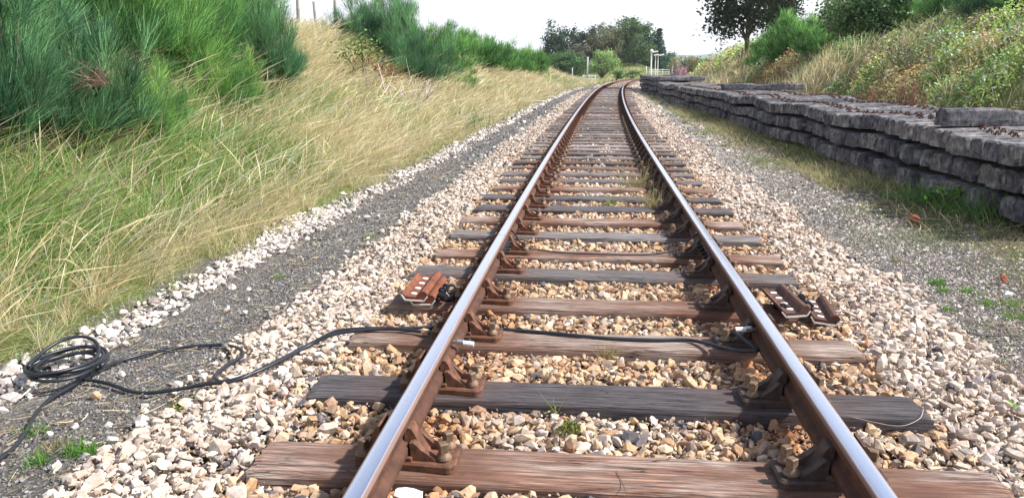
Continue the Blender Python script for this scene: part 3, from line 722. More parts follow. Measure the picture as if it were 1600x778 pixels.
for y0, y1, dens, W, Lr, seg in ((2.3, 7, 1700, .006, (.18, .60), 4), (7, 12, 1100, .0085, (.2, .6), 3), (12, 22, 520, .012, (.2, .52), 3), (22, 45, 190, .026, (.25, .55), 3), (45, 95, 60, .06, (.3, .6), 2)):
    um, uM = -9.5, -3.0; area = (uM - um) * (y1 - y0); n = int(area * dens)
    ya = rg.uniform(y0, y1, n); u = rg.uniform(um, uM, n); edge = -3.14 + (fnoise(ya * 0, ya, 1.6, 52) - .5) * .75 + rg.normal(0, .07, n)
    xa = cx(ya) + u; k = (u < edge); 
    # cluster into tufts
    tx = np.round(xa / .19 + .4 * np.sin(ya * 3)) * .19; ty = np.round(ya / .19) * .19; h = np.mod(np.sin(tx * 127.1 + ty * 311.7) * 43758.5, 1.0)
    fdx, fdy = (xa - tx), (ya - ty); xa = xa - fdx * .6 + (h - .5) * .12; ya = ya - fdy * .6 + (np.mod(h * 7.3, 1) - .5) * .12
    hid = (xa / ya < -.80); k &= ~hid
    xa, ya, h, u, fdx, fdy = xa[k], ya[k], h[k], u[k], fdx[k], fdy[k]
    st = np.clip(strawness(xa, ya) + (np.mod(h * 13.7, 1) - .5) * .7, .04, .98); scale = .45 + .8 * h
    sh = .5 + .75 * sstep(-.1, .7, -(u + 3.2)); n = len(xa)
    Lmul = scale * sh
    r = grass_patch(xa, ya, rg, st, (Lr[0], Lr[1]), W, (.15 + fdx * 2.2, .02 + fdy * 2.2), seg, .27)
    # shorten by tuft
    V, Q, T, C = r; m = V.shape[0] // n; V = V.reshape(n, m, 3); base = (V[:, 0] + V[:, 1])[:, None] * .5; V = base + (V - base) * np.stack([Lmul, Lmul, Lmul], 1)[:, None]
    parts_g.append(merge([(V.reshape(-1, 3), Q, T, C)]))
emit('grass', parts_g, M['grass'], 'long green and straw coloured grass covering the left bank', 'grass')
# tall leaning straw stems with seed heads
parts_g = []; rg = np.random.default_rng(42)
for y0, y1, dens, W, Lr in ((2.4, 8, 210, .006, (.4, 1.0)), (8, 14, 200, .008, (.45, 1.0)), (14, 26, 110, .013, (.45, .9)), (26, 50, 45, .026, (.5, .9))):
    n = int(6.0 * (y1 - y0) * dens); ya = rg.uniform(y0, y1, n); u = rg.uniform(-8.6, -3.25, n); xa = cx(ya) + u
    k = (rg.random(n) < np.clip(strawness(xa, ya) + .15, 0, 1)) & (xa / ya > -.8); xa, ya = xa[k], ya[k]
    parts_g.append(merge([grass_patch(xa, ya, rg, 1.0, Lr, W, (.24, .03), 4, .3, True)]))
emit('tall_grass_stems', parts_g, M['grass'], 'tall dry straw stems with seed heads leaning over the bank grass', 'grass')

# plateau behind the fence, mound and far verges
parts_g = []; rg = np.random.default_rng(43)
n = 9000; ya = rg.uniform(8, 95, n); u = rg.uniform(-14, -8.4, n); xa = cx(ya) + u
parts_g.append(merge([grass_patch(xa, ya, rg, .8, (.3, .6), .035, (.2, 0), 2)]))
n = 9000; xa = rg.normal(23, 6, n); ya = rg.normal(162, 9, n)
parts_g.append(merge([grass_patch(xa, ya, rg, np.clip((fnoise(xa, ya, .25, 60) - .3) * 2, 0, 1), (.3, .7), .12, (.1, 0), 2)]))
n = 14000; ya = rg.uniform(88, 175, n); xa = rg.uniform(-8, 42, n); s, u = SU(xa, ya); k = np.abs(u) > 2.6; xa, ya = xa[k], ya[k]
parts_g.append(merge([grass_patch(xa, ya, rg, .6, (.25, .6), .10, (.1, 0), 2)]))
emit('far_grass', parts_g, M['grass'], 'rough dry grass on the far mound and verges by the curve', 'grass')

# verge in front of the concrete sleepers
parts_g = []; rg = np.random.default_rng(44)
DULL = np.array([(.46, .38, .22), (.56, .47, .28), (.38, .32, .2), (.48, .37, .23)]); VG = np.array([(.18, .27, .08), (.24, .32, .1), (.2, .25, .1)])
for y0, y1, dens, W, Lr in ((3, 9, 1300, .005, (.03, .15)), (9, 18, 1000, .008, (.04, .17)), (18, 40, 360, .018, (.06, .24)), (40, 70, 80, .05, (.1, .3))):
    n = int(3.2 * (y1 - y0) * dens); ya = rg.uniform(y0, y1, n); u = rg.uniform(2.1, 5.3, n); xa = cx(ya) + u
    pr_ = .05 * (fnoise(xa, ya, 2.2, 66) > .55) + sstep(2.3, 3.5, u + (fnoise(xa, ya, .8, 40) - .5) * 1.6) * (.25 + .75 * sstep(.35, .6, fnoise(xa, ya, 1.6, 63)))
    k = rg.random(n) < pr_; xa, ya, u = xa[k], ya[k], u[k]
    parts_g.append(merge([grass_patch(xa, ya, rg, np.clip((fnoise(xa, ya, .9, 62) - .28) * 2.2, .1, .95), Lr, W, (.0, -.1), 3, .5, gcols=VG, scols=DULL)]))
n = 9000; ya = rg.uniform(2.5, 8.5, n); u = rg.uniform(3.6, 8.0, n); xa = cx(ya) + u; k = rg.random(n) < .3 + .7 * sstep(.35, .6, fnoise(xa, ya, 1.6, 63)); k &= ~((ya > 7.1) & (xa > 4.7)); xa, ya = xa[k], ya[k]
parts_g.append(merge([grass_patch(xa, ya, rg, .5, (.06, .25), .006, (0, -.1), 3, .45, gcols=VG, scols=DULL)]))
# lusher growth against the stack
n = 15000; ya = 7.5 + 38 * rg.random(n) ** 1.4; so_ = rg.uniform(-.95, -.02, n); xa = np.interp(ya, [6, 9, 14, 25, 30, 40, 57, 70], [4.85, 5.02, 5.65, 6.6, 6.95, 7.6, 9.0, 10.2]) + so_
k = rg.random(n) < np.clip((fnoise(xa, ya, .5, 64) - .4) * 4, .05, 1) ; xa, ya = xa[k], ya[k]
parts_g.append(merge([grass_patch(xa, ya, rg, .62, (.08, .30), .009, (-.1, -.1), 4, .35, gcols=VG * 1.2, scols=DULL * 1.25)]))
emit('verge_grass', parts_g, M['grass'], 'short brown and green grass on the verge along the concrete sleepers', 'grass')

# ------------------------------------------------------------------ stacked concrete sleepers
def conc_arrays(seed):
    rg = np.random.default_rng(seed)
    st = [(0, .185, .84), (.018, .2, .95), (.06, .205, 1), (.16, .205, 1), (.34, .215, 1), (.62, .215, 1), (.8, .20, .97), (1.0, .175, .92), (1.25, .168, .9), (1.5, .175, .92), (1.7, .20, .97), (1.88, .215, 1), (2.16, .215, 1), (2.34, .205, 1), (2.47, .20, 1), (2.5, .175, .9)]
    V = []
    for x, h, wd in st:
        h = h * 1.02
        b = .134 * wd; t = .108 * wd
        pr_ = [(-b, 0), (-b * 1.0, h * .35), (-t - .006, h - .03), (-t + .018, h), (0, h + .002), (t - .018, h), (t + .006, h - .03), (b, h * .35), (b, 0)]
        V.append([(x + rg.normal(0, .004), y + rg.normal(0, .004), z + rg.normal(0, .003)) for y, z in pr_])
    V = np.array(V); V[0, :, 0] += rg.normal(0, .012, V.shape[1]); n, k = V.shape[:2]
    i = np.arange(n - 1)[:, None] * k; j = np.arange(k)[None]; kk = (j + 1) % k
    Q = np.stack([i + j, i + kk, i + k + kk, i + k + j], -1).reshape(-1, 4)
    return V.reshape(-1, 3), Q, np.arange(k)[None, ::-1], ((n - 1) * k + np.arange(k))[None]
CA = [conc_arrays(i) for i in range(9)]
CM = [mesh_np('concrete_sleeper', v, [q, a, b], M['concrete']) for v, q, a, b in CA]
def shoulder_mesh():
    th = np.linspace(0, math.pi, 9); pts = np.stack([0 * th, .034 * np.cos(th), .012 + .036 * np.sin(th)], 1)
    pts = np.vstack([[0, .034, -.01], pts, [0, -.034, -.01]]); v, q, t = tube_arrays(pts * np.array([1, 1.1, .9]), .0085, 6)
    v2, q2, t2 = tube_arrays(np.array([[-.05, -.02, .012], [-.02, .0, .02], [.02, .004, .02], [.05, .02, .01]]), .01, 6, len(v))
    return mesh_np('rail_shoulder', np.vstack([v, v2]), [np.vstack([q, q2]), np.vstack([t, t2])], M['rust'], smooth=True)
SHD = shoulder_mesh()
LAY = ['bottom', 'middle', 'top', 'fourth']
SY, SX = [6, 9, 14, 25, 30, 40, 57, 70], [4.85, 5.02, 5.65, 6.6, 6.95, 7.6, 9.0, 10.2]
pitch = .302; y0 = 7.35; ncol = 168; stuff = []; cnt = 0
def stack_pt(k, ly):
    y = y0 + k * pitch; g = int((k + ly * 3) / 6.5)
    r1 = np.random.default_rng(1000 + g * 5 + ly); r2 = np.random.default_rng(5000 + k * 7 + ly)
    x = np.interp(y, SY, SX) + float(np.clip(r1.normal(0, .05), -.09, .09)) + r2.normal(0, .028)
    z = float(gz(x + .5, y)) + .065 + ly * .286 + .10 * (vnoise(y, 0., .42, 70) - .5) + .03 * (vnoise(y, ly * 3.1, .6, 71) - .5) + .012 * math.sin(y * 1.1 + ly * .9) + r2.normal(0, .005)
    return float(x), y, z, r2
RZ = -.03
for k in range(ncol):
    yk = y0 + k * pitch; nl = 3 if yk < 45 else 4
    for ly in range(nl):
        x, y, z, r2 = stack_pt(k, ly); i = int(r2.integers(0, 9)); a = RZ + r2.normal(0, .006)
        if k < 100:
            t = empty('concrete_sleeper', (x, y, z), a); cnt += 1
            nth = k
            if nth == 0: lab = 'grey concrete sleeper in the %s layer, cut off by the right photo edge' % LAY[ly]
            elif nth <= 20: lab = 'dark grey concrete sleeper in the %s layer, %s one counted from the right edge' % (LAY[ly], ORD[nth])
            elif nth <= 60: lab = 'dark grey concrete sleeper in the %s layer, middle stretch of the long stack' % LAY[ly]
            else: lab = 'dark grey concrete sleeper in the %s layer, distant stretch of the long stack' % LAY[ly]
            tag(t, lab, 'sleeper', 'stacked concrete sleepers')
            link('concrete_beam', CM[i], t)
            if ly == 2:
                for sx in (.41, .57, 1.93, 2.09): link('rail_shoulder', SHD, t, (sx, float(r2.normal(0, .01)), .221), (0, 0, r2.normal(0, .12)))
        else:
            v, q, ea, eb = CA[i]; c_, s__ = math.cos(a), math.sin(a)
            vv = np.stack([v[:, 0] * c_ - v[:, 1] * s__ + x, v[:, 0] * s__ + v[:, 1] * c_ + y, v[:, 2] + z], 1); stuff.append((vv, q, ea, eb))
off = 0; Vs, Qs, Es = [], [], []
for v, q, ea, eb in stuff: Vs.append(v); Qs.append(q + off); Es += [ea + off, eb + off]; off += len(v)
tag(link('concrete_sleepers', mesh_np('concrete_sleepers', np.vstack(Vs), [np.vstack(Qs), np.vstack(Es)], M['concrete'])), 'far end of the long stack of grey concrete sleepers beside the curve', 'sleepers', kind='stuff')
# loose ones lying on top
for (yy, dx, a, lab) in ((9.9, .10, -.03, 'single concrete sleeper lying on top of the stack near the right edge'), (27.5, .3, .05, 'long concrete sleeper lying on top halfway along the stack'), (29.0, .9, -.1, 'second concrete sleeper on top halfway along the stack, behind the other')):
    kk = int((yy - y0) / pitch); x, y, z, r2 = stack_pt(kk, 2)
    t = empty('concrete_sleeper', (float(np.interp(yy, SY, SX)) + dx, yy, z + .235), a); tag(t, lab, 'sleeper', 'loose concrete sleepers on top of the stack'); link('concrete_beam', CM[2], t)
    for sx in (.41, .57, 1.93, 2.09): link('rail_shoulder', SHD, t, (sx, 0, .221), (0, 0, .1))

# ------------------------------------------------------------------ broom bushes
def broom_mesh(seed, H, RX, nsh, W, Ls=(.22, .5), dark=(.028, .085, .035), light=(.10, .22, .055)):
    rg = np.random.default_rng(seed); ncl = 300
    d = rg.normal(0, 1, (ncl, 3)); d[:, 2] = np.abs(d[:, 2]) * .95 - .12; d /= np.linalg.norm(d, axis=1)[:, None]
    lump = .76 + .4 * np.sin(d[:, 0] * 4.1 + seed) * np.sin(d[:, 1] * 3.7 + seed * 2) + .16 * np.sin(d[:, 2] * 7 + d[:, 0] * 5)
    rad = rg.uniform(.45, 1.0, ncl) ** .6 * lump
    cc = d * rad[:, None] * np.array([RX * .9, RX * .9, H * .72]); cc[:, 2] = np.abs(cc[:, 2]) + .05 * H + .16 * H * (np.linalg.norm(cc[:, :2], axis=1) / RX)
    w_ = rg.uniform(.5, 1.4, ncl); w_ /= w_.sum(); cl = rg.choice(ncl, nsh, p=w_)
    axis_ = d * .42 + np.array([0, 0, .9]) + rg.normal(0, .26, (ncl, 3)); axis_ /= np.linalg.norm(axis_, axis=1)[:, None]
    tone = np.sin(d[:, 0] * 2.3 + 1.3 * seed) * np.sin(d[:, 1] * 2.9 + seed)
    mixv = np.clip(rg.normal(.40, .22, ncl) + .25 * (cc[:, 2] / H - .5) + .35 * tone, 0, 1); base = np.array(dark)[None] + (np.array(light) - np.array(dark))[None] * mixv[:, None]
    t_ = rg.random(nsh) ** .8; sp = rg.normal(0, 1, (nsh, 3))
    p = cc[cl] + axis_[cl] * (t_ * .26 * (Ls[1] / .5))[:, None] + sp * (.016 + .05 * t_[:, None])
    p[:, 2] = np.clip(p[:, 2], .02, None)
    dd = axis_[cl] + sp * .24 + rg.normal(0, .10, (nsh, 3)); L = rg.uniform(Ls[0], Ls[1], nsh) * .44
    bend = np.array([0, 0, .08]) + sp * .03 + rg.normal(0, .06, (nsh, 3))
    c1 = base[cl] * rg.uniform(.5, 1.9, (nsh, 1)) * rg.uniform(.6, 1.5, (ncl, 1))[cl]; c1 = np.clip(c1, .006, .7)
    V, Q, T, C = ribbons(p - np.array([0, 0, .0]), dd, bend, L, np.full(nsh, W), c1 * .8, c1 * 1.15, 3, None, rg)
    fol = mesh_np('broom_foliage', V, [Q, T], M['grass'], C)
    paths = []
    for k in range(70):
        e = cc[rg.integers(0, ncl)]; m_ = e * .5 + np.array([0, 0, -.04 * H]) + rg.normal(0, .05, 3)
        paths.append((catmull([(rg.normal(0, .12), rg.normal(0, .12), -.05), m_, e], 4), np.linspace(.02, .006, 9)))
    return fol, tubes_mesh('broom_stems', paths, M['bark'], 5)
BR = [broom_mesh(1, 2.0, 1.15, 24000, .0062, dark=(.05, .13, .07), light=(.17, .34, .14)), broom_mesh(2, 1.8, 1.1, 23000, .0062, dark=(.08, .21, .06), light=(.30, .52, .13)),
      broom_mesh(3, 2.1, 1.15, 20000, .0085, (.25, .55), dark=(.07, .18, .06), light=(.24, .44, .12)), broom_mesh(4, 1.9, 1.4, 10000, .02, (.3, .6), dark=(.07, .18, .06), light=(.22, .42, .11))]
def bush(px, D, v, sc, label, group='broom bushes', rz=0.0, sz=1.0, dz=0):
    x, y, z = pix(px, D); t = empty('broom_bush', (x, y, z - .05 + dz), rz); t.scale = (sc, sc, sc * sz)
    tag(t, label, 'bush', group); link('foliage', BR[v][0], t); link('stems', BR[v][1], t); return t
LB = 'broom bushes on the left bank'
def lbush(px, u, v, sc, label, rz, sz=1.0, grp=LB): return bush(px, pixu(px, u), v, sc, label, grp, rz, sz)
lbush(-45, -5.2, 0, 1.0, 'dark broom bush cut by the left edge of the photo', .4, 1.1)
lbush(85, -5.15, 0, .92, 'dark blue-green broom bush with a brown dead spray in front', 2.0, 1.0)
lbush(222, -4.95, 1, .60, 'low bright green broom bush in front of the taller ones at left', 1.0)
lbush(165, -6.6, 2, 1.1, 'tall pale green broom bush behind the dark one at left', 3.0, 1.1)
lbush(285, -6.3, 1, 1.0, 'tall light green broom bush in the middle of the left clump', .8, 1.2)
lbush(345, -5.6, 1, .62, 'small bright broom bush at the foot of the left clump, on the grass', 4.0)
lbush(372, -7.2, 2, .9, 'green broom bush standing behind, between the middle and the dark upright one', 4.4, 1.1)
lbush(412, -6.0, 0, .80, 'dark upright broom bush at the right end of the left clump', 5.0, 1.35)
lbush(30, -7.4, 2, 1.3, 'tall broom bush behind at the far left top', 5.5, 1.1)
lbush(560, -7.6, 0, .95, 'broom bush at the left end of the large dark pair, touching the skyline post', .7)
lbush(668, -6.7, 2, 1.05, 'broom bush filling in behind the rounded dark one', 3.7)
lbush(600, -6.9, 0, 1.3, 'large dark broom bush right of the fence posts', 1.3, 1.15)
lbush(642, -5.7, 0, 1.25, 'rounded dark broom bush over the brambles and dead wood', 2.3, 1.0)
lbush(688, -6.3, 3, .92, 'broom bush next along the bank after the big dark pair', .2)
lbush(722, -5.0, 1, .55, 'small round bright broom bush low on the bank edge', .2)
lbush(745, -6.4, 3, 1.12, 'mid green broom bush with straw grass below it', 1.2)
lbush(778, -6.1, 3, 1.12, 'spreading broom bush further along the left bank', 2.2)
lbush(806, -6.0, 3, 1.12, 'broom bush near the far end of the left row', 3.2)
lbush(832, -5.9, 3, 1.12, 'last broom bush at the far end of the left row', 4.2)
lbush(715, -7.6, 3, .95, 'broom bush half hidden behind the left row', 5.2)

# dead sprays, bramble sprays, dead branches
def spray(name, px, D, h, n, L, cols, label, cat, dirv, W=.008, leaf=0, spr=.35, seed=0, dxy=(0, 0)):
    rg = np.random.default_rng(seed); x, y, z = pix(px, D); t = empty(name, (x, y, z))
    tag(t, label, cat); p = rg.normal(0, .06, (n, 3)); p[:, 2] = np.abs(p[:, 2]) + h
    dd = np.array(dirv) + rg.normal(0, spr, (n, 3)); c_ = np.array(cols)[rg.integers(0, len(cols), n)] * rg.uniform(.8, 1.2, (n, 1))
    V, Q, T, C = ribbons(p, dd, rg.normal(0, .15, (n, 3)), rg.uniform(L[0], L[1], n), np.full(n, W), c_, c_, 3, None, rg)
    link('twigs', mesh_np('twigs', V, [Q, T], M['grass'], C), t)
    return t, rg
spray('dead_broom_spray', 172, 7.3, .92, 200, (.15, .42), [(.40, .25, .2), (.5, .36, .3), (.3, .18, .14)], 'brown dead spray hanging out of the dark broom bush at left', 'branch', (-.9, .1, .25), .006, seed=3)
spray('dry_stalks', 115, 6.5, .0, 60, (.25, .7), [(.50, .36, .28), (.62, .50, .36), (.34, .22, .17)], 'dry brown stalks standing at the dark foot of the left bush', 'plant', (.15, 0, 1), .006, seed=13, spr=.3)
spray('dry_stalks', 205, 7.0, .0, 50, (.25, .6), [(.50, .36, .28), (.62, .50, .36), (.34, .22, .17)], 'dry pinkish stalks at the foot of the bright green broom', 'plant', (.15, 0, 1), .006, seed=14, spr=.3)
def dead_branch(px, D, label, seed, sc=1.0, base=0.0):
    rg = np.random.default_rng(seed); x, y, z = pix(px, D); paths = []
    for k in range(7):
        a = np.array([rg.normal(0, .12), rg.normal(0, .1), 0]); v = np.array([rg.normal(.1, .5), rg.normal(0, .4), rg.uniform(.5, 1)]); v /= np.linalg.norm(v)
        b = a + v * rg.uniform(.3, .5); c_ = b + (v + rg.normal(0, .4, 3)) * rg.uniform(.25, .4); paths.append((catmull([a, b, c_], 4) * sc, np.linspace(.018, .006, 9) * sc))
        for q in range(3):
            e = b + rg.normal(0, .28, 3) + v * .2; paths.append((catmull([b, (b + e) / 2 + rg.normal(0, .04, 3), e], 3) * sc, np.linspace(.010, .003, 7) * sc))
    o = link('dead_branch', tubes_mesh('dead_branch', paths, M['dead_wood'], 6), None, (x, y, z + base)); tag(o, label, 'branch', 'bleached dead branches on the bank')
dead_branch(612, 19.0, 'bleached dead branches standing out of grass below the large dark broom', 5, 1.25)
dead_branch(634, 19.5, 'second tangle of bleached dead branches right beside the first', 6, 1.1)
dead_branch(742, 30.0, 'small pale dead twigs at the foot of the round bright broom', 7, .5)
def leafy(name, px, D, n, rad, hgt, size, cols, label, cat, group=None, seed=0, base=0.0, stemcol=M['bark'], x_y_z=None, asp=.62, partname='foliage'):
    rg = np.random.default_rng(seed); x, y, z = x_y_z or pix(px, D); t = empty(name, (x, y, z + base)); tag(t, label, cat, group)
    ncl = max(8, n // 120); cl = rg.normal(0, 1, (ncl, 3)); cl /= np.linalg.norm(cl, axis=1)[:, None]; cl *= rg.uniform(.45, 1.0, (ncl, 1))
    cc = cl * np.array([rad, rad, hgt * .42]) + np.array([0, 0, hgt * .56])
    k = rg.integers(0, ncl, n); p = cc[k] + rg.normal(0, 1, (n, 3)) * np.array([rad, rad, hgt * .6]) * .17
    cb = np.array(cols)[rg.integers(0, len(cols), ncl)]; col = jit(cb[k], n, .22, rg)
    V, Q, T, C = leaves_arr(p, rg.uniform(.7, 1.3, n) * size, col, rg=rg, asp=asp)
    link(partname, mesh_np(partname, V, [Q, T], M['leaf'], C), t)
    paths = []
    for i in range(12):
        e = cc[rg.integers(0, ncl)]; paths.append((catmull([(rg.normal(0, .05 * rad), rg.normal(0, .05 * rad), -.1), e * np.array([.4, .4, .5]), e], 4), np.linspace(.035, .01, 9) * max(rad, .4)))
    link('stems', tubes_mesh('stems', paths, stemcol, 5), t); return t
leafy('bramble_bush', 570, 20.0, 1300, 1.1, 1.3, .075, [(.16, .25, .06), (.22, .30, .07), (.30, .10, .05), (.2, .2, .08)], 'yellow-green bramble with a few red leaves left of the dead wood', 'bramble', seed=9)

# ------------------------------------------------------------------ fence posts on the left skyline
def post(px, D, h, r, label, group, m='old_post', name='fence_post', lean=(0, 0)):
    x, y, z = pix(px, D); rg = np.random.default_rng(int(px)); bm = bmesh.new()
    cyl(bm, r, r * .92, h + .4, (0, 0, h / 2 - .2), seg=10); es = [e for e in bm.edges if e.verts[0].co.z > h * .9 and e.verts[1].co.z > h * .9]
    bmesh.ops.bevel(bm, geom=es, offset=r * .2, segments=1, affect='EDGES')
    for v in bm.verts: v.co.x += rg.normal(0, r * .05); v.co.y += rg.normal(0, r * .05)
    o = link(name, bm_mesh(name, bm, M[m], True), None, (x, y, z), (lean[0], lean[1], 0)); return tag(o, label, 'post', group)
FG = 'fence posts on the left skyline'
post(467, 25.0, 1.12, .055, 'weathered fence post on the skyline beside the dark upright broom', FG, lean=(0, .02))
post(495, 27.0, 1.10, .05, 'middle one of three fence posts on the left skyline', FG, lean=(0, -.04))
post(526, 26.0, 1.2, .055, 'fence post on the skyline against the large dark broom bush', FG)

# ------------------------------------------------------------------ right bank undergrowth
parts_g = []; rg = np.random.default_rng(51)
PAL = {'g': [(.16, .27, .08), (.21, .33, .09), (.11, .20, .07), (.25, .36, .14)], 'y': [(.30, .42, .10), (.38, .46, .14), (.26, .36, .10)], 'r': [(.34, .20, .12), (.38, .25, .14), (.26, .14, .09), (.28, .30, .12)],
       'w': [(.72, .76, .70), (.60, .68, .58), (.85, .85, .82)], 'b': [(.42, .32, .16), (.52, .42, .22), (.36, .3, .15)]}
for y0_, y1_, dens, size in ((9, 17, 520, .058), (17, 30, 380, .085), (30, 60, 140, .14), (60, 125, 34, .26)):
    nc = int(7.0 * (y1_ - y0_) * (1.5 if y1_ < 35 else .6)); cy = rg.uniform(y0_, y1_, nc); cu = rg.uniform(7.25, 14, nc); cxx = cx(cy) + cu
    cr = rg.uniform(.32, .75, nc) * (1 if y1_ < 35 else 1.5); chh = cr * rg.uniform(.8, 1.5, nc) * (.55 + .45 * sstep(7.2, 8.4, cu))
    v1 = fnoise(cxx, cy, .30, 80) + rg.normal(0, .07, nc); v2 = fnoise(cxx, cy, .33, 84) + rg.normal(0, .07, nc)
    ck = np.zeros(nc, int); ck[v1 > .56] = 2; ck[(v2 > .55)] = 1; ck[(v1 < .36)] = 4; wf = fnoise(cxx, cy, .5, 95) + rg.normal(0, .08, nc) > .52; cb = rg.uniform(.6, 1.6, nc)
    n = int(7.0 * (y1_ - y0_) * dens * 1.25); c_i = rg.choice(nc, n, p=cr ** 2 / (cr ** 2).sum())
    dv = rg.normal(0, 1, (n, 3)); dv[:, 2] = np.abs(dv[:, 2]); dv /= np.linalg.norm(dv, axis=1)[:, None]; dv *= (rg.uniform(.55, 1.12, n) ** .6)[:, None]
    xa = cxx[c_i] + dv[:, 0] * cr[c_i]; ya = cy[c_i] + dv[:, 1] * cr[c_i]; z = gz(xa, ya) + dv[:, 2] * chh[c_i]
    kind = ck[c_i].copy(); sw = rg.random(n); kind[sw < .12] = 0; kind[(sw > .9)] = 4; kind[(wf[c_i] | ((cu[c_i] > 9.3) & (cy[c_i] < 27))) & (rg.random(n) < .15) & (dv[:, 2] > .3)] = 3
    tab = [np.array(PAL[k]) for k in 'gyrwb']; col = np.zeros((n, 3))
    for i in range(5):
        k = kind == i; col[k] = tab[i][rg.integers(0, len(tab[i]), k.sum())]
    col = col * np.where(kind == 3, 1, cb[c_i])[:, None]
    parts_g.append(merge([leaves_arr(np.stack([xa, ya, z], 1), size * rg.uniform(.5, 1.3, n) * np.where(kind == 3, .95, 1), jit(col * np.where(kind == 3, 1.1, 1.3)[:, None], n, .15, rg), rg=rg)]))
emit('undergrowth', parts_g, M['leaf'], 'tangled brambles and weeds, green, rust-red and white-flowered, on the right bank', 'undergrowth')
parts_g = []
for y0_, y1_, dens, W in ((9, 18, 170, .006), (18, 32, 110, .011), (32, 60, 50, .025), (60, 120, 14, .06)):
    n = int(6.5 * (y1_ - y0_) * dens); ya = rg.uniform(y0_, y1_, n); u = rg.uniform(7.0, 13.5, n); xa = cx(ya) + u
    st = sstep(.50, .68, fnoise(xa, ya, .4, 91)); k = rg.random(n) < st * .8 + .05; xa, ya = xa[k], ya[k]
    parts_g.append(merge([grass_patch(xa, ya, rg, .85, (.4, 1.15), W, (-.05, -.1), 4, .28, True, gcols=VG * 1.1, scols=STRAW * .8)]))
# the two strongest dry tufts
for px_, D_, n, sp in ((1272, pixu(1272, 8.2), 2600, 1.1), (1248, pixu(1248, 7.9), 1500, 1.0), (1130, pixu(1130, 8.0), 1600, 2.4), (1155, pixu(1155, 8.0), 1000, 1.8)):
    x, y, z = pix(px_, D_); xa = rg.normal(x, sp * .55, n); ya = rg.normal(y, sp, n)
    parts_g.append(merge([grass_patch(xa, ya, rg, .95, (.7, 1.5), .014 if D_ < 34 else .035, (.1, -.1), 4, .2, True)]))
emit('dry_grass', parts_g, M['grass'], 'clumps of tall dry grass growing through the weeds on the right bank', 'grass')

# rust-red dock plants: stalks with seed spikes
def dock(px, D, h, label, seed):
    rg = np.random.default_rng(seed); x, y, z = pix(px, D); t = empty('dock_plant', (x, y, z)); tag(t, label, 'plant', 'rust-red dock plants on the right bank'); paths = []; pp = []
    for k in range(6):
        a = np.array([rg.normal(0, .05), rg.normal(0, .05), 0]); tip = a + np.array([rg.normal(0, .16), rg.normal(0, .16), h * rg.uniform(.8, 1.1)]); pts = catmull([a, (a + tip) / 2 + rg.normal(0, .03, 3), tip], 5)
        paths.append((pts, np.linspace(.008, .003, len(pts)))); q = pts[5:]; idx = rg.integers(0, len(q), 150); pp.append(q[idx] + rg.normal(0, .035, (150, 3)))
    link('stalks', tubes_mesh('stalks', paths, M['rust_dark'], 5), t); p = np.vstack(pp); n = len(p)
    V, Q, T, C = leaves_arr(p, rg.uniform(.02, .045, n), jit(np.array([.27, .13, .08]), n, .25, rg), rg=rg); link('seed_spikes', mesh_np('seed_spikes', V, [Q, T], M['leaf'], C), t)
for i, (px_, D_, h, lb) in enumerate(((1404, 16.5, 1.3, 'tallest rust-red dock, above the white-flowered weeds right of the dense shrub'), (1425, 16, 1.1, 'rust-red dock just right of the tallest one'), (1352, 18.5, 1.0, 'rust-red dock left of the tall pair on the right bank'),
      (1372, 17, .8, 'short rust-red dock in the middle of the right bank'), (1190, 38, 1.2, 'dark red dock below the sloping broom bushes'), (1215, 36, 1.2, 'dark red dock right of its twin below the broom bushes'), (1235, 33, 1.1, 'dark red dock nearest the dry grass clump'), (1172, 42, 1.2, 'dark red dock farthest along the right bank'))): dock(px_, D_, h, lb, i)

# bushes and shrubs topping the right bank
RB = 'broom bushes on the right bank'
lbush(1196, 9.3, 3, 1.0, 'low broom bush below the big tree, farthest on the right bank', .3, 1, RB)
lbush(1222, 9.6, 3, 1.15, 'broom bush sloping up the right bank beside the tree', 1.1, 1, RB)
lbush(1252, 10.2, 3, 1.25, 'tallest broom bush on the skyline right of the tree', 2.1, 1.1, RB)
lbush(1283, 10.0, 3, .9, 'broom bush next to the grey dead twigs on the right skyline', 2.9, 1, RB)
lbush(1425, 12.6, 2, 1.0, 'dark green broom bush at the top of the right bank', 3.1, 1, RB)
lbush(1480, 12.6, 2, 1.05, 'dark broom bush at the top edge, second from the right corner', 4.1, 1, RB)
lbush(1545, 12.6, 0, 1.05, 'dark broom bush at the top right corner', 5.1, 1, RB)
lbush(1610, 12.6, 2, 1.0, 'broom bush cut by the right edge at the top', .1, 1, RB)
leafy('shrub', 1335, pixu(1335, 10.6), 6500, 1.5, 2.8, .14, [(.12, .22, .08), (.17, .28, .11), (.09, .17, .06), (.2, .3, .13)], 'dense broad-leaved shrub on the right skyline', 'shrub', seed=21)
leafy('shrub', 1378, pixu(1378, 11.4), 4500, 1.3, 2.4, .14, [(.10, .19, .08), (.14, .24, .09), (.08, .15, .06)], 'dark broad-leaved shrub at the top between the dense shrub and the brooms', 'shrub', seed=22)
dead_branch(1298, 35, 'grey dead twigs on the skyline left of the dense shrub', 31, 2.2, 1.2)
leafy('yellow_weed', 1575, 12.6, 2200, .7, .75, .055, [(.30, .38, .06), (.24, .33, .06), (.38, .42, .10)], 'yellow-green leafy weeds behind the loose concrete sleeper', 'plant', seed=23)

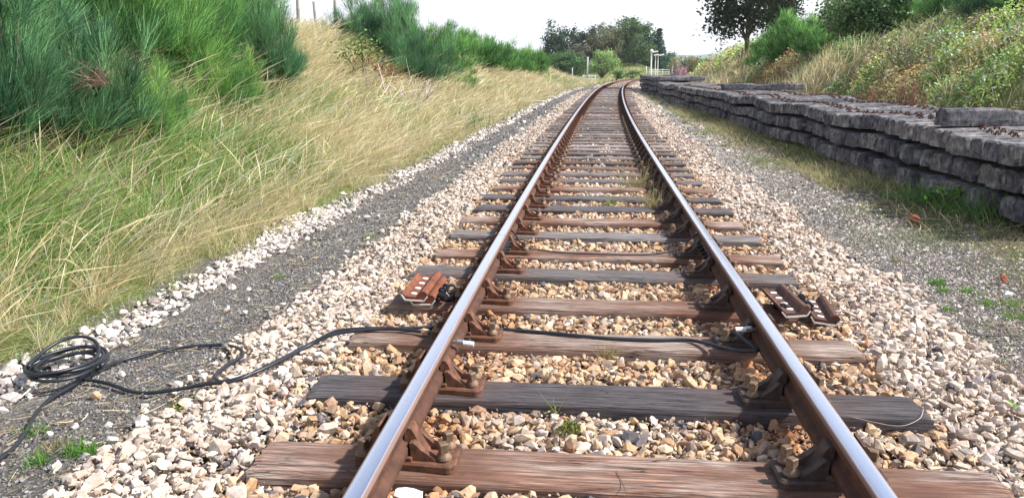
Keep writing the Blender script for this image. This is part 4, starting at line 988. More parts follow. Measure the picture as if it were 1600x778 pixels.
# ------------------------------------------------------------------ trees
TL = 1.0
def tree(name, x, y, h, rad, n, size, cols, label, group, seed, kind='broad', base=.25, trunk_r=.2, cat='tree', z=None, droop=0.0):
    rg = np.random.default_rng(seed); z = float(gz(x, y)) if z is None else z; t = empty(name, (x, y, z)); tag(t, label, cat, group)
    paths = [(catmull([(0, 0, -.5), (rg.normal(0, .05) * rad, rg.normal(0, .05) * rad, h * .4), (rg.normal(0, .08) * rad, rg.normal(0, .08) * rad, h * .92)], 5), np.linspace(trunk_r, trunk_r * .15, 11))]
    if kind == 'conifer':
        ntier = 26; p = []; kk = []
        for i in range(ntier):
            f = (i + rg.random() * .6) / ntier; zz = h * (base + (1 - base) * f); rr = rad * (1 - f) ** .75 * rg.uniform(.75, 1.1) + .15
            nb = 9
            for b in range(nb):
                a = rg.random() * 6.283; e = np.array([math.cos(a) * rr, math.sin(a) * rr, zz - rr * .18]); m_ = n // (ntier * nb)
                tt = rg.random(m_) ** .7; q = np.array([0, 0, zz]) + (e - np.array([0, 0, zz])) * tt[:, None] + rg.normal(0, .10 * rr + .1, (m_, 3)) * np.array([1, 1, .6]); p.append(q); kk += [rg.random()] * m_
                if b < 3: paths.append((np.array([[0, 0, zz], e * .6 + np.array([0, 0, zz * .4]), e]), np.array([.05, .03, .01])))
        p = np.vstack(p); kk = np.array(kk); ca, cb = np.array(cols[0]) * TL, np.array(cols[1]) * TL; col = jit(ca + (cb - ca) * kk[:, None], len(p), .2, rg)
    else:
        ncl = max(16, n // 110); cl = rg.normal(0, 1, (ncl, 3)); cl /= np.linalg.norm(cl, axis=1)[:, None]; cl *= rg.uniform(.35, 1.0, (ncl, 1)) ** .6
        cc = cl * np.array([rad, rad, h * (1 - base) * .5]) + np.array([0, 0, h * (base + (1 - base) * .5)])
        if kind == 'pine': cc[:, 2] = h * base + (cc[:, 2] - h * base) * rg.uniform(.75, 1.12, ncl)
        k = rg.integers(0, ncl, n); sd_ = np.array([rad * .15, rad * .15, h * (1 - base) * .06]); p = cc[k] + rg.normal(0, 1, (n, 3)) * sd_
        p[:, 2] -= droop * rg.random(n) * (np.linalg.norm(p[:, :2], axis=1) / rad) ** 2
        mixv = rg.random(ncl); ca, cb = np.array(cols[0]) * TL, np.array(cols[1]) * TL; col = jit(ca + (cb - ca) * mixv[k][:, None], n, .22, rg)
        for i in range(22):
            e = cc[rg.integers(0, ncl)]; zb = h * base * rg.uniform(.6, 1.6); paths.append((catmull([(0, 0, zb), (e[0] * .45, e[1] * .45, (zb + e[2]) / 2 + .2), e], 4), np.linspace(trunk_r * .45, .02, 9)))
    V, Q, T, C = leaves_arr(p, size * rg.uniform(.6, 1.4, len(p)), col, rg=rg)
    link('crown', mesh_np('crown', V, [Q, T], M['leaf'], C), t); link('trunk', tubes_mesh('trunk', paths, M['bark'], 7), t); return t
x, y, z = pix(1180, 58)
tree('sycamore_tree', x - .6, y, 9.6, 3.4, 9500, .27, [(.022, .045, .028), (.07, .11, .05)], 'large dark tree with hanging boughs on the right skyline, white sky behind', 'tree on the right bank', 61, base=.20, trunk_r=.2, droop=1.3)
x, y, z = pix(1217, 52)
tree('tree', x, y, 6.4, 1.5, 4200, .22, [(.03, .06, .03), (.09, .13, .05)], 'smaller tree with pale trunk right beside the large dark tree', 'tree on the right bank', 62, base=.26, trunk_r=.12, droop=.5)
TG = 'trees in the distant group by the curve'; TL = 1.7  # leaf colours of the distant group lightened to imitate haze in front of them
def fx(px, D): return (px - CX) / F * (D * math.cos(PITCH)), D
for (nm, px_, D_, h, rad, n, size, cols, lb, seed, kind, base) in (
    ('pine_tree', 868, 175, 10.6, 3.4, 5200, .42, [(.015, .04, .025), (.04, .08, .04)], 'dark pine at the left end of the distant group, highest there', 71, 'pine', .2),
    ('pine_tree', 890, 180, 10.0, 3.0, 4200, .42, [(.015, .04, .025), (.035, .075, .04)], 'dark pine second from the left in the distant group', 72, 'pine', .2),
    ('tree', 876, 150, 4.6, 3.6, 4600, .3, [(.035, .09, .03), (.07, .14, .045)], 'low rounded green tree in front of the dark pines', 73, 'broad', .05),
    ('tree', 916, 168, 9.0, 2.8, 3800, .4, [(.03, .05, .035), (.07, .085, .05)], 'dark tree between the pines and the olive tree', 74, 'broad', .15),
    ('tree', 948, 165, 8.6, 3.6, 5000, .34, [(.09, .10, .06), (.16, .16, .095)], 'olive brown tree with thin foliage in the middle of the distant group', 75, 'broad', .1),
    ('tree', 940, 138, 4.8, 2.6, 4600, .26, [(.12, .20, .07), (.24, .33, .13)], 'pale green rounded tree above the white rails at left', 76, 'broad', .02),
    ('tree', 948, 190, 11.4, 3.2, 3600, .42, [(.02, .05, .035), (.05, .09, .05)], 'tall dark tree rising behind the olive tree', 77, 'broad', .2),
    ('fir_tree', 987, 185, 12.8, 3.0, 5200, .42, [(.015, .045, .03), (.035, .08, .05)], 'tallest pointed fir in the distant group', 78, 'conifer', .06),
    ('tree', 990, 165, 9.0, 4.0, 6400, .36, [(.03, .07, .03), (.08, .13, .05)], 'broad dark green tree left of the lamp posts', 79, 'broad', .03),
    ('fir_tree', 1028, 180, 10.2, 2.5, 4200, .4, [(.015, .045, .035), (.04, .08, .055)], 'blue-green fir directly behind the lamp posts', 80, 'conifer', .03),
    ('tree', 1010, 190, 11.0, 2.8, 3600, .42, [(.025, .06, .035), (.05, .1, .05)], 'dark tree between the tallest fir and the lamp posts', 81, 'broad', .1),
    ('tree', 1040, 185, 4.4, 2.6, 2400, .36, [(.03, .07, .035), (.06, .11, .05)], 'low dark tree right of the lamp posts', 82, 'broad', .03),
    ('tree', 905, 155, 6.0, 2.2, 3000, .3, [(.08, .10, .06), (.12, .13, .09)], 'grey-green bare-looking tree behind the pale green one', 85, 'broad', .05),
    ('tree', 1070, 118, 3.8, 2.3, 3800, .2, [(.12, .13, .06), (.20, .19, .11)], 'twiggy olive brown bush-tree above the pink flowers', 83, 'broad', .02),
    ('tree', 1098, 210, 4.6, 3.0, 2000, .4, [(.04, .07, .05), (.08, .10, .07)], 'small distant tree beyond the end of the right bank', 84, 'broad', .05),
    ('tree', 1052, 200, 5.6, 3.6, 2600, .42, [(.03, .07, .04), (.06, .11, .055)], 'rounded dark tree on the right shoulder of the distant group', 90, 'broad', .02),
    ('tree', 930, 178, 9.8, 3.0, 4200, .4, [(.025, .055, .035), (.055, .09, .05)], 'dark tree filling the gap behind the pale green one', 91, 'broad', .05),
    ('tree', 968, 172, 9.4, 3.0, 4200, .4, [(.035, .07, .035), (.07, .11, .05)], 'green tree between the olive one and the broad dark one', 92, 'broad', .05),
    ('tree', 1082, 190, 4.2, 4.0, 2600, .42, [(.05, .09, .05), (.09, .13, .07)], 'low trees joining the distant group to the right bank', 93, 'broad', .02),
    ('tree', 895, 150, 4.4, 3.0, 3600, .3, [(.04, .09, .04), (.08, .14, .06)], 'low green tree beside the rounded one in front of the pines', 94, 'broad', .03),
    ('tree', 835, 230, 4.6, 4.0, 2200, .5, [(.03, .06, .04), (.05, .09, .05)], 'low distant tree seen over the far end of the left bushes', 86, 'broad', .03),
    ('tree', 1015, 215, 8.0, 4.5, 3000, .5, [(.02, .05, .03), (.05, .09, .05)], 'dark tree mass far behind the lamp posts', 87, 'broad', .02),
    ('tree', 920, 215, 8.5, 5.5, 3600, .5, [(.02, .05, .03), (.045, .085, .045)], 'dark tree mass far behind the olive tree', 88, 'broad', .02),
    ('tree', 965, 215, 8.5, 5.5, 3600, .5, [(.02, .05, .03), (.045, .085, .045)], 'dark tree mass far behind the broad green tree', 89, 'broad', .02)):
    xx, yy = fx(px_, D_); tree(nm, xx, yy, h, rad, n, size, cols, lb, TG, seed, kind, base, .22)
leafy('shrub', 958, 118, 900, 1.3, 1.5, .16, [(.05, .14, .03), (.08, .18, .04)], 'small round green bush at the foot of the far mound', 'shrub', seed=33, x_y_z=(*fx(962, 118), float(gz(*fx(962, 118)))))
leafy('shrub', 990, 130, 900, 1.8, 1.5, .18, [(.06, .15, .03), (.09, .2, .04)], 'green bush growing on the far mound beside the rails', 'shrub', seed=34, x_y_z=(*fx(988, 140), float(gz(*fx(988, 140)))))

# pink willowherb
for i, (px_, D_) in enumerate(((1054, 66), (1062, 66), (1070, 68), (1058, 63), (1066, 64))):
    leafy('willowherb', px_, D_, 260, .33, 1.9, .09, [(.58, .33, .44), (.66, .40, .52), (.50, .28, .38), (.25, .3, .15)], 'pink flowering willowherb behind the far end of the concrete sleepers', 'flowers', 'pink willowherb plants', seed=40 + i, partname='blossom')

# ------------------------------------------------------------------ gates, lamp posts and posts in the distance
def rails_fence(px0, px1, D, zs, label, posts=2):
    x0, y0_ = fx(px0, D); x1, y1_ = fx(px1, D); zb = max(float(gz(x0, y0_)), float(gz(x1, y1_))); L = x1 - x0
    t = empty('rail_fence', (x0, y0_, zb)); tag(t, label, 'fence', 'white fences by the far crossing')
    for zz in zs:
        bm = bmesh.new(); box(bm, (L, .05, .12), (L / 2, 0, zz), bev=.01); link('rail_board', bm_mesh('rail_board', bm, M['white_paint']), t)
    for k in range(posts):
        bm = bmesh.new(); box(bm, (.12, .12, max(zs) + .6), (L * (k + .15) / (posts - .7), .09, (max(zs) + .6) / 2 - .45), bev=.01); link('fence_post', bm_mesh('fence_post', bm, M['white_paint']), t)
rails_fence(910, 932, 100, (.40, .75), 'short white two-board fence left of the track before the curve', 3)
rails_fence(1014, 1047, 140, (1.25, 1.6), 'white gate behind the far end of the concrete sleepers', 4)
def lamp_post(px, D, h, heads, label, r=.10, grp='lamp posts by the far crossing'):
    x, y = fx(px, D); z = float(gz(x, y)); t = empty('lamp_post', (x, y, z)); tag(t, label, 'lamp post', grp)
    bm = bmesh.new(); cyl(bm, r, r * .8, h + .3, (0, 0, h / 2 - .15), seg=12); cyl(bm, r * 1.6, r * 1.5, .25, (0, 0, .1), seg=12); link('pole', bm_mesh('pole', bm, M['white_paint'], False), t)
    for kind, dx in heads:
        bm = bmesh.new()
        if kind == 'globe':
            bmesh.ops.create_uvsphere(bm, u_segments=14, v_segments=10, radius=.26, matrix=Matrix.Translation((dx, 0, h + .2))); cyl(bm, .12, .16, .12, (dx, 0, h - .02), seg=10)
        else:
            box(bm, (.8, .35, .22), (dx, 0, h + .05), (0, -.15 if dx > 0 else .15, 0), bev=.05, seg=2); cyl(bm, .04, .04, abs(dx) + .1, (dx / 2, 0, h - .02), (0, R(90), 0), 8)
        link('lamp_head', bm_mesh('lamp_head', bm, M['white_paint'], kind == 'globe'), t)
lamp_post(1017, 130, 4.3, [('globe', 0), ('box', .6)], 'leftmost and thickest white lamp post, round head on top', .13)
lamp_post(1023.5, 134, 3.9, [('box', .1)], 'thin pale lamp post in the middle of the distant three', .08)
lamp_post(1027.5, 134, 3.9, [('box', .55)], 'thin pale lamp post on the right of the distant three', .08)
PG = 'pale posts by the far crossing'
post(1049.5, 118, 2.4, .14, 'thick pale grey post left of the pink willowherb', PG, 'galv', 'post')
post(917.5, 98, 3.0, .09, 'tall grey post standing in the short white fence', PG, 'galv', 'post')
post(894, 84, 1.3, .06, 'short pale post in the grass at the end of the left bank', PG, 'galv', 'post')
post(1009, 150, 2.0, .1, 'short grey post left of the lamp posts', PG, 'galv', 'post')
for px_, lb in ((1158, 'short dark fence post on the right skyline, left one of a pair'), (1167, 'short dark fence post on the right skyline, right one of a pair')): post(px_, 56, 1.5, .06, lb, 'fence posts on the right skyline', 'bark')
post(839, 95, 2.6, .06, 'thin pale post on the skyline above the far left bushes', PG, 'galv', 'post')

# ------------------------------------------------------------------ cables
def surf(x, y):
    a = np.array([x]); b = np.array([y]); s, u = SU(a, b)
    if abs(u[0]) < 1.3 and in_sleeper(a, b)[0]: return .012
    if -2.15 < u[0] < 2.1: return float(ballast_z(a, b, rg)[0]) + .038
    return float(gz(x, y)) + (.045 if u[0] < -2.65 else .022)
def cpath(pp, zf, n=8, auto=True):
    out = []
    for i, (px, py) in enumerate(pp):
        z = zf(i)
        if auto:
            for _ in range(5): z = .5 * z + .5 * surf(*onz(px, py, z)[:2])
            z = max(z, zf(i)) if zf(i) > -.02 else z
        out.append(onz(px, py, z))
    return catmull(out, n)
CR = .0095
zc = -.12
coil = []
rg = np.random.default_rng(71); ox, oy, _ = onz(106, 573, zc)
ang = np.linspace(0, 2 * math.pi * 4.6, 150); rad_ = .148 + .016 * np.sin(ang * .63) + .008 * np.sin(ang * 1.37 + 1); hh = zc + .0 + .011 * (ang / 6.283) + .006 * np.sin(ang * 1.9)
cp = np.stack([ox + .008 * np.sin(ang * .4) + rad_ * np.cos(ang) * 1.05, oy + .012 * np.cos(ang * .5) + rad_ * np.sin(ang) * 1.35, hh], 1)
cp[:, 2] += .05 * np.clip(np.sin(ang), 0, 1) * (ang > 2 * math.pi * 3.6)
s1 = cpath([(150, 578), (190, 563), (240, 550), (300, 541), (350, 539), (374, 545), (378, 556), (352, 572), (336, 588), (350, 596), (395, 583), (440, 562), (480, 541), (520, 523), (565, 516), (620, 514), (690, 523), (735, 532)],
           lambda i: [-.11, -.11, -.13, -.15, -.15, -.15, -.15, -.15, -.15, -.14, -.10, -.05, -.02, .0, .015, .02, .02, .03][i])
s2 = cpath([(128, 592), (165, 598), (215, 613), (265, 610), (320, 600), (365, 595), (405, 578), (445, 558), (485, 537), (525, 518), (570, 513), (625, 513), (680, 511), (730, 511), (780, 514), (850, 519), (910, 525), (960, 529), (1020, 531), (1075, 531), (1110, 538), (1150, 547), (1185, 548)],
           lambda i: [-.11, -.12, -.14, -.15, -.15, -.14, -.10, -.05, -.02, .0, .018, .022, .02, .015, .014, .012, .012, .012, .012, .014, .03, .05, .07][i])
s3 = cpath([(140, 585), (112, 603), (80, 622), (55, 648), (40, 675), (15, 705), (-30, 735)], lambda i: [-.08, -.11, -.13, -.13, -.14, -.15, -.15][i])
t = empty('signal_cable', (0, 0, 0)); tag(t, 'black rubber cable coiled by the grass and looped across to the left rail', 'cable')
link('coil', tubes_mesh('coil', [(cp, CR)], M['black_rubber'], 8), t); link('lead', tubes_mesh('lead', [(s1, CR)], M['black_rubber'], 8), t); link('tail', tubes_mesh('tail', [(s3, CR)], M['black_rubber'], 8), t)
def connector(parent, p, d, wht=True):
    d = Vector(d).normalized(); q = d.to_track_quat('Z', 'Y').to_euler(); bm = bmesh.new(); cyl(bm, .0125, .0125, .05, (0, 0, -.02), seg=12); link('sleeve', bm_mesh('sleeve', bm, M['white_paint'], False), parent, p, q)
    bm = bmesh.new(); cyl(bm, .016, .016, .03, (0, 0, .02), seg=6); cyl(bm, .009, .009, .03, (0, 0, .045), seg=10); link('terminal_bolt', bm_mesh('terminal_bolt', bm, M['alloy']), parent, p, q)
xx, yy, _ = onz(718, 534, .12); xr, yr = P(SU(xx, yy)[0], -.7525 + .075)
connector(t, (float(xr), float(yr), .115), (-1, .1, .1))
t2 = empty('signal_cable', (0, 0, 0)); tag(t2, 'black rubber cable crossing between the rails to the right rail', 'cable')
xr, yr = P(3.86, .7525 - .07); s2 = np.vstack([s2, catmull([s2[-1], (float(xr) - .06, float(yr) + 0, .105), (float(xr) - .02, float(yr), .115)], 4)[1:]])
link('lead', tubes_mesh('lead', [(s2, CR)], M['black_rubber'], 8), t2); connector(t2, (float(xr) - .01, float(yr), .115), (1, .05, .02))
# thin bond wire over the sixth sleeper
ls, ss_ = -.7525 + .03, SL[6]
def TP(s, u, z): a, b = P(s, u); return (float(a), float(b), z)
bw = catmull([TP(ss_ + .22, -.73, .13), TP(ss_ + .16, -.70, .12), TP(ss_ + .06, -.64, .07), TP(ss_ - .03, -.57, .045), TP(ss_ - .02, -.50, .03), TP(ss_ - .03, -.3, .012), TP(ss_ - .05, 0, .012), TP(ss_ - .04, .3, .012), TP(ss_ - .0, .5, .03), TP(ss_ + .06, .60, .07), TP(ss_ + .18, .70, .12), TP(ss_ + .22, .73, .13)], 8)
t = empty('bond_wire', (0, 0, 0)); tag(t, 'thin black bond wire between the rails just beyond the rail joint', 'cable'); link('wire', tubes_mesh('wire', [(bw, .0065)], M['black_rubber'], 7), t)
for u in (-.735, .735):
    bm = bmesh.new(); cyl(bm, .013, .013, .03, seg=8); link('terminal', bm_mesh('terminal', bm, M['alloy']), t, TP(ss_ + .23, u, .13), (0, R(90), 0))
# white string tied on the coil
st = cpath([(74, 587), (70, 591), (56, 600), (42, 612), (30, 622)], lambda i: [-.05, -.07, -.10, -.12, -.14][i]); tag(link('string', tubes_mesh('string', [(st, .0035)], M['white_paint'], 6)), 'thin white string tied to the black cable coil', 'string')

# ------------------------------------------------------------------ loose fishplates and bolts
M['clamp'] = mat('brown_rusty_plate', plain((.17, .085, .06), .75, 0, .4, 22, .5, .003, (.05, .032, .03), .3))
def fish_thing(loc, rot, label, m='rust_orange', L=.46):
    t = empty('fishplate', loc); t.rotation_euler = rot; tag(t, label, 'fishplate', 'loose fishplates lying beside the rails')
    out = [(-.085, .012), (-.062, -.012), (.045, -.014), (.064, .014), (.088, .012)]; th = .016
    poly = [(-.078, .034), (-.056, .012), (-.048, .010), (.012, .010), (.026, .034), (.040, .046), (.060, .046), (.074, .030), (.072, .012), (.055, -.010), (-.058, -.012), (-.082, .020)]
    bm = bmesh.new(); prism(bm, poly, -L / 2, L / 2); bmesh.ops.bevel(bm, geom=[e for e in bm.edges if abs((e.verts[0].co - e.verts[1].co).y) > .2], offset=.002, segments=1, affect='EDGES'); link('plate', bm_mesh('plate', bm, M[m]), t)
    # white paint line round the sawn end
    e = [(-.080, .018), (-.057, -.0125), (.0555, -.0105), (.073, .014)]
    pts = []
    for (a, b) in zip(e[:-1], e[1:]):
        bm = bmesh.new(); A, B = Vector((a[0], 0, a[1])), Vector((b[0], 0, b[1])); m_ = (A + B) / 2; d = B - A
        box(bm, (d.length + .004, .006, .008), (m_.x, -L / 2 - .002, m_.z), (0, -math.atan2(d.z, d.x), 0)); pts.append(bm)
    bmj = bmesh.new()
    for b in pts:
        me_ = bpy.data.meshes.new('tmp'); b.to_mesh(me_); b.free(); bmj.from_mesh(me_); bpy.data.meshes.remove(me_)
    link('paint_line', bm_mesh('paint_line', bmj, M['white_paint']), t)
    for q in (-.165, -.055, .055, .165):
        bm = bmesh.new(); cyl(bm, .017, .017, .004, (-.018, q, .0115), seg=20); 
        for v in bm.verts: v.co.x = -.018 + (v.co.x + .018) * 1.1
        link('bolt_hole', bm_mesh('bolt_hole', bm, M['white_paint'], False), t)
    return t
def at(px, py, z): return onz(px, py, z)
TA = -math.atan(float(slope(4)))
a = at(667, 470, -.01); fish_thing((a[0] + .005, a[1] + .12, .01), (0, 0, TA + .02), 'orange-rusty fishplate underneath another on the sleeper left of the track')
a = at(662, 450, .07); fish_thing((a[0] - .01, a[1] + .04, .062), (.02, R(3), TA + .0), 'orange-rusty fishplate with four white holes, on top of the left pair')
a = at(1228, 470, .06); fish_thing((a[0], a[1] + .02, .045), (.01, R(-4), TA + .06), 'dark brown fishplate with four white holes, nearest the right rail', 'clamp')
a = at(1275, 487, .0); fish_thing((a[0] + .03, a[1] + .03, -.005), (-.02, R(6), TA - .12), 'red-brown fishplate farther from the right rail, partly under the other', 'rust')
def bolt(loc, rot, label, L=.12):
    t = empty('track_bolt', loc); t.rotation_euler = rot; tag(t, label, 'bolt', 'loose black track bolts beside the fishplates')
    bm = bmesh.new(); cyl(bm, .012, .012, L, (0, 0, L / 2), seg=12); cyl(bm, .0126, .0126, L * .3, (0, 0, L * .84), seg=12); link('shank', bm_mesh('shank', bm, M['black_iron']), t)
    bm = bmesh.new(); cyl(bm, .023, .023, .02, (0, 0, 0), seg=6); link('head', bm_mesh('head', bm, M['black_iron']), t)
    bm = bmesh.new(); cyl(bm, .022, .022, .022, (0, 0, L * .62), seg=6); cyl(bm, .026, .026, .004, (0, 0, L * .5), seg=16); link('nut', bm_mesh('nut', bm, M['black_iron']), t)
def clampring(loc, rot, label):
    th = np.linspace(0, 2 * math.pi, 17); o = link('steel_ring', tubes_mesh('steel_ring', [(np.stack([.027 * np.cos(th), .027 * np.sin(th), 0 * th], 1), .009)], M['black_iron'], 8), None, loc, rot); tag(o, label, 'ring', 'steel rings with the loose bolts')
for (px_, py_, z_, r_, lb) in ((690, 462, .03, (R(80), 0, .3), 'black bolt lying beside the orange fishplates, closest to them'), (697, 448, .05, (R(100), 0, -.3), 'black bolt lying at the back of the left bolt heap'), (708, 464, .03, (R(85), 0, 1.2), 'black bolt nearest the left rail in the left bolt heap'),
    (700, 470, .0, (R(90), 0, 2.2), 'black bolt at the front of the left bolt heap'), (1214, 478, .03, (R(80), 0, .2), 'black bolt lying between the right rail and the dark fishplate'), (1252, 470, .04, (R(60), .3, -.6), 'black bolt poking out between the two right fishplates'), (1212, 466, .03, (R(95), 0, .5), 'black bolt behind the other beside the right rail')):
    a = at(px_, py_, z_); bolt((a[0], a[1], z_), r_, lb, .13)
a = at(706, 452, .07); clampring((a[0], a[1], .07), (R(70), 0, .2), 'black steel ring standing in the left bolt heap'); a = at(1262, 479, .05); clampring((a[0], a[1], .05), (R(70), 0, -.3), 'black steel ring between the right fishplates')

# ------------------------------------------------------------------ loose stones, weeds and twigs
def one_stone(name, px, py, z, size, m, label, cat, seed, sc=(1, 1, 1), group=None):
    rg = np.random.default_rng(seed); V, Fc = hull_proto(22, .6, rg); a = onz(px, py, z); o = link(name, mesh_np(name, V * size * np.array(sc), [Fc], m, np.tile(np.array([[.6, .42, .27]]), (len(V), 1))), None, a, (rg.normal(0, .2), rg.normal(0, .2), rg.random() * 3)); tag(o, label, cat, group)
one_stone('white_stone', 637, 772, .01, .052, M['white_stone'], 'bright white painted stone at the bottom edge against the first sleeper', 'stone', 1, (1, .8, .7))
one_stone('loose_stone', 664, 519, .022, .032, M['ballast'], 'orange ballast stone lying on the sleeper over the cable', 'stone', 2)
one_stone('brick_lump', 1428, 342, -.14, .09, M['red_brick'], 'dull red brick lump in the verge grass, left of its twin', 'brick', 3, group='broken brick lumps in the verge')
one_stone('brick_lump', 1568, 434, -.15, .06, M['red_brick'], 'small broken red brick lump near the right edge', 'brick', 4, group='broken brick lumps in the verge')
one_stone('loose_stone', 1572, 460, -.15, .045, M['white_stone'], 'pale rounded stone below the small red brick lump', 'stone', 5)
one_stone('loose_stone', 150, 618, -.17, .034, M['ballast'], 'flat pinkish stone at the edge of the cinders below the coil', 'stone', 6)
def tuft(px, py, h, n, label, cols, group='small green tufts in the gravel', name='grass_tuft', z=-.17, W=.0045, sp=.022, seed=None):
    rg = np.random.default_rng(seed or int(px * 3 + py)); a = onz(px, py, z); zz = float(gz(a[0], a[1])); r_ = np.stack([rg.normal(0, sp, n), rg.normal(0, sp, n), np.zeros(n)], 1)
    c_ = np.array(cols)[rg.integers(0, len(cols), n)]; V, Q, T, C = ribbons(r_, np.stack([rg.normal(0, .5, n), rg.normal(0, .5, n), np.ones(n)], 1), rg.normal(0, .3, (n, 3)), rg.uniform(.5, 1.1, n) * h, np.full(n, W), c_ * .8, c_ * 1.1, 3, None, rg)
    o = link(name, mesh_np(name, V, [Q, T], M['grass'], C), None, (a[0], a[1], zz if z < -.05 else z)); tag(o, label, 'grass tuft', group)
BG = [(.13, .30, .04), (.18, .36, .06), (.10, .24, .05)]; DR = [(.45, .36, .2), (.36, .3, .16), (.3, .3, .1)]
for px_, py_, h, n, sp, lb in ((1465, 440, .07, 160, .03, 'bright green tuft in the gravel, leftmost of the right edge cluster'), (1474, 452, .05, 90, .025, 'small green tuft just below the leftmost one'), (1515, 452, .05, 110, .035, 'green tuft in the middle of the right gravel'), (1582, 470, .05, 150, .05, 'green tuft at the right edge level with the brick lump'),
    (1545, 470, .05, 110, .035, 'green tuft left of the right edge one'), (1525, 540, .045, 80, .025, 'lone green tuft low in the right gravel'), (1480, 480, .04, 70, .02, 'tiny green tuft above the lone low one'), (1590, 490, .05, 150, .06, 'wide green tuft at the right edge, lowest of the cluster'), (1400, 405, .05, 70, .025, 'dry brownish tuft at the gravel edge'), (1560, 560, .03, 60, .03, 'faint green tuft above the broad-leaved weed')):
    tuft(px_, py_, h, n, lb, BG if 'dry' not in lb else DR, sp=sp)
for px_, py_, n, lb in ((55, 672, 90, 'green tuft beside the cable tail at lower left'), (60, 722, 90, 'small green tuft near the lower left corner'), (122, 706, 120, 'green tuft on the cinders, left one of the close pair'), (148, 712, 120, 'green tuft on the cinders, right one of the close pair'), (80, 700, 60, 'yellowish tuft above the lower left corner tuft'), (575, 372, 70, 'small green tuft on the cinder path beside the ballast'), (437, 432, 50, 'tiny green tuft halfway up the cinder path'), (700, 284, 60, 'small green tuft far up the cinder path')):
    tuft(px_, py_, .055, n, lb, BG if 'yellow' not in lb else DR, 'small green tufts on the cinder path', sp=.03)
tuft(1020, 330, .28, 130, 'tall dry grass tuft between the rails near the right rail', DR, 'dry tufts between the rails', z=-.04, sp=.05, W=.006); tuft(993, 296, .3, 110, 'dry grass tuft between the rails, the farther one', DR, 'dry tufts between the rails', z=-.04, sp=.08, W=.008)
tuft(955, 322, .12, 80, 'short yellow-green tuft between the rails left of the tall dry one', DR + BG, 'dry tufts between the rails', z=-.04, sp=.05, W=.006); tuft(950, 556, .08, 60, 'small dry tuft in the ballast behind the black sleeper', DR, 'dry tufts between the rails', z=-.03, sp=.03, W=.003)
tuft(868, 646, .17, 9, 'few thin green blades in front of the black sleeper', [(.3, .3, .12), (.2, .26, .08)], 'dry tufts between the rails', z=-.03, sp=.012, W=.004)
for px_, py_, h, n, sp, lb in ((705, 196, .55, 260, .35, 'dark green rushy clump on the left bank near its foot'), (728, 190, .45, 200, .3, 'second dark green rushy clump, right beside the first'), (838, 140, .6, 160, .5, 'green clump low on the far left bank')):
    a = onz(px_, py_, .05); rg = np.random.default_rng(int(px_)); r_ = np.stack([rg.normal(0, sp, n), rg.normal(0, sp, n), np.zeros(n)], 1); c_ = jit(np.array([.10, .24, .06]), n, .25, rg)
    V, Q, T, C = ribbons(r_, np.stack([rg.normal(0, .35, n), rg.normal(0, .35, n), np.ones(n)], 1), rg.normal(0, .2, (n, 3)), rg.uniform(.5, 1.1, n) * h, np.full(n, .02), c_ * .8, c_ * 1.1, 3, None, rg)
    tag(link('rush_clump', mesh_np('rush_clump', V, [Q, T], M['grass'], C), None, (a[0], a[1], float(gz(a[0], a[1])))), lb, 'plant', 'green clumps on the left bank')
# lush clumps at the foot of the stack
LG = [(.09, .22, .05), (.14, .30, .07), (.2, .3, .12)]
for px_, py_, h, n, sp, lb in ((1450, 318, .28, 300, .18, 'lush green grass clump at the foot of the concrete stack, left one'), (1560, 345, .34, 360, .2, 'lush green grass clump at the foot of the stack near right edge'), (1500, 332, .22, 200, .16, 'lush green grass clump between the other two at the stack foot')):
    tuft(px_, py_, h, n, lb, LG, 'lush grass clumps at the foot of the concrete stack', sp=sp, W=.011)
leafy('leafy_weed', 1490, 9.0, 260, .28, .3, .055, [(.12, .26, .05), (.17, .3, .07)], 'low leafy weed among the lush grass below the concrete stack', 'plant', seed=55, x_y_z=(*onz(1490, 325, -.15)[:2], -.17))
# broad leaves at the right edge
rg = np.random.default_rng(77); a = onz(1578, 645, -.14); parts_g = []
bm = bmesh.new()
for az, L, el in ((2.6, .085, .5), (.5, .09, .4), (1.6, .06, .9), (-.6, .07, .3)):
    d = Vector((math.cos(az), math.sin(az), el)); sd_ = Vector((-math.sin(az), math.cos(az), 0)); rows = []
    for q, wd in ((.15, .1), (.4, .8), (.65, 1.0), (.85, .7), (1.0, .05)):
        c_ = d * L * q + Vector((0, 0, -.03 * q * q)); rows.append([bm.verts.new(c_ + sd_ * .028 * wd * e + Vector((0, 0, .008 * abs(e)))) for e in (-1, 0, 1)])
    for r0, r1 in zip(rows[:-1], rows[1:]):
        for e in (0, 1): bm.faces.new((r0[e], r0[e + 1], r1[e + 1], r1[e]))
M['bright_leaf'] = mat('bright_leaf', plain((.13, .27, .04), .5, 0, .15, 20, .2, .002)); t = link('broad_leaf_weed', bm_mesh('broad_leaf_weed', bm, M['bright_leaf'], True), None, (a[0], a[1], -.13)); tag(t, 'bright green weed with broad leaves at the right edge', 'plant')
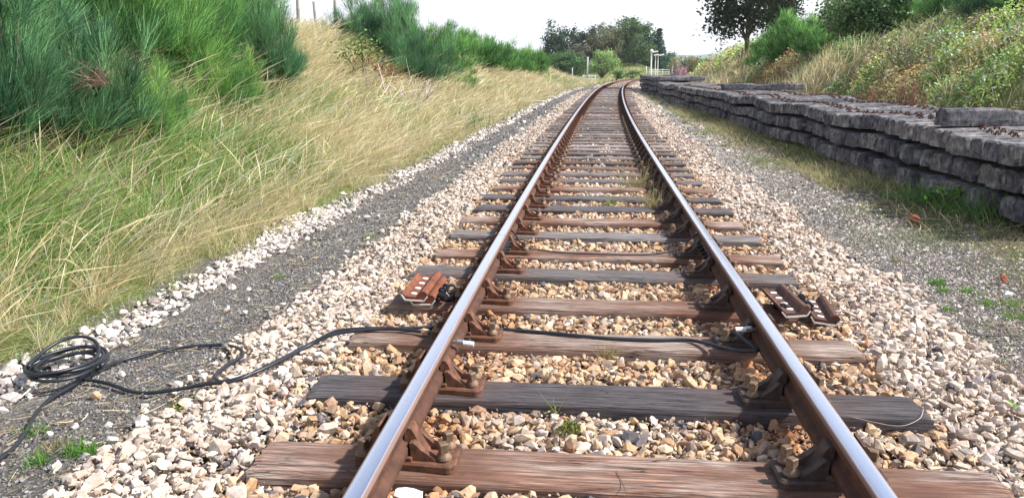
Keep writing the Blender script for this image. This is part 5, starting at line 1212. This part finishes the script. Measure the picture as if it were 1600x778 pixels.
# moss patches
def moss(px, py, z, r_, n, label):
    rg = np.random.default_rng(int(px)); a = onz(px, py, z); rr = np.sqrt(rg.random(n)); th = rg.random(n) * 6.283; p = np.stack([rr * np.cos(th) * r_[0], rr * np.sin(th) * r_[1], (1 - rr ** 2) * .02 + rg.random(n) * .012], 1)
    V, Q, T, C = leaves_arr(p, rg.uniform(.006, .014, n), jit(np.array([[.13, .17, .03], [.2, .22, .04], [.08, .11, .03]])[rg.integers(0, 3, n)], n, .2, rg), rg=rg)
    o = link('moss_patch', mesh_np('moss_patch', V, [Q, T], M['moss'], C), None, (a[0], a[1], z)); tag(o, label, 'moss', 'dark green moss patches')
moss(290, 640, -.16, (.085, .13), 2600, 'dark green moss cushion at the edge of the ballast, lower left'); moss(888, 672, -.035, (.05, .06), 700, 'small moss patch in ballast in front of the black sleeper'); moss(270, 672, -.15, (.03, .05), 500, 'little moss lump just below the large moss cushion')
def twig(pts, r_, label, m='bark'):
    p = catmull([onz(a, b, z) for a, b, z in pts], 6); o = link('twig', tubes_mesh('twig', [(p, r_)], M[m], 6)); tag(o, label, 'twig', 'fallen twigs and stalks')
twig([(1455, 512, -.15), (1500, 517, -.14), (1540, 524, -.15), (1592, 524, -.15)], .004, 'dark fallen twig in the gravel near the right edge')
twig([(1325, 650, .0), (1400, 665, .0), (1435, 655, .01), (1443, 640, .01)], .0011, 'thin pale stalk at the right end of the black sleeper', 'dead_wood'); twig([(1428, 484, -.14), (1450, 508, -.13), (1490, 540, -.15)], .003, 'thin dark twig crossing the gravel left of the other', 'bark')
twig([(963, 735, .004), (975, 760, .003), (985, 790, .003)], .0012, 'hair-thin dark stalk on the brown sleeper', 'bark')

# ------------------------------------------------------------------ thin summer haze
bm = bmesh.new(); bmesh.ops.create_cube(bm, size=1.0); bmesh.ops.transform(bm, matrix=Matrix.Translation((200, 2500, 75)) @ Matrix.Diagonal((6600, 5300, 200, 1)), verts=bm.verts)
hm = bpy.data.materials.new('haze'); hm.use_nodes = True; hn = hm.node_tree; hn.nodes.clear(); ho = hn.nodes.new('ShaderNodeOutputMaterial'); hv_ = hn.nodes.new('ShaderNodeVolumePrincipled')
hv_.inputs['Color'].default_value = (.93, .96, 1, 1); hv_.inputs['Density'].default_value = .00022; hv_.inputs['Anisotropy'].default_value = .2; hn.links.new(hv_.outputs[0], ho.inputs['Volume'])
hz = link('haze', bm_mesh('haze', bm, hm)); tag(hz, kind='stuff')
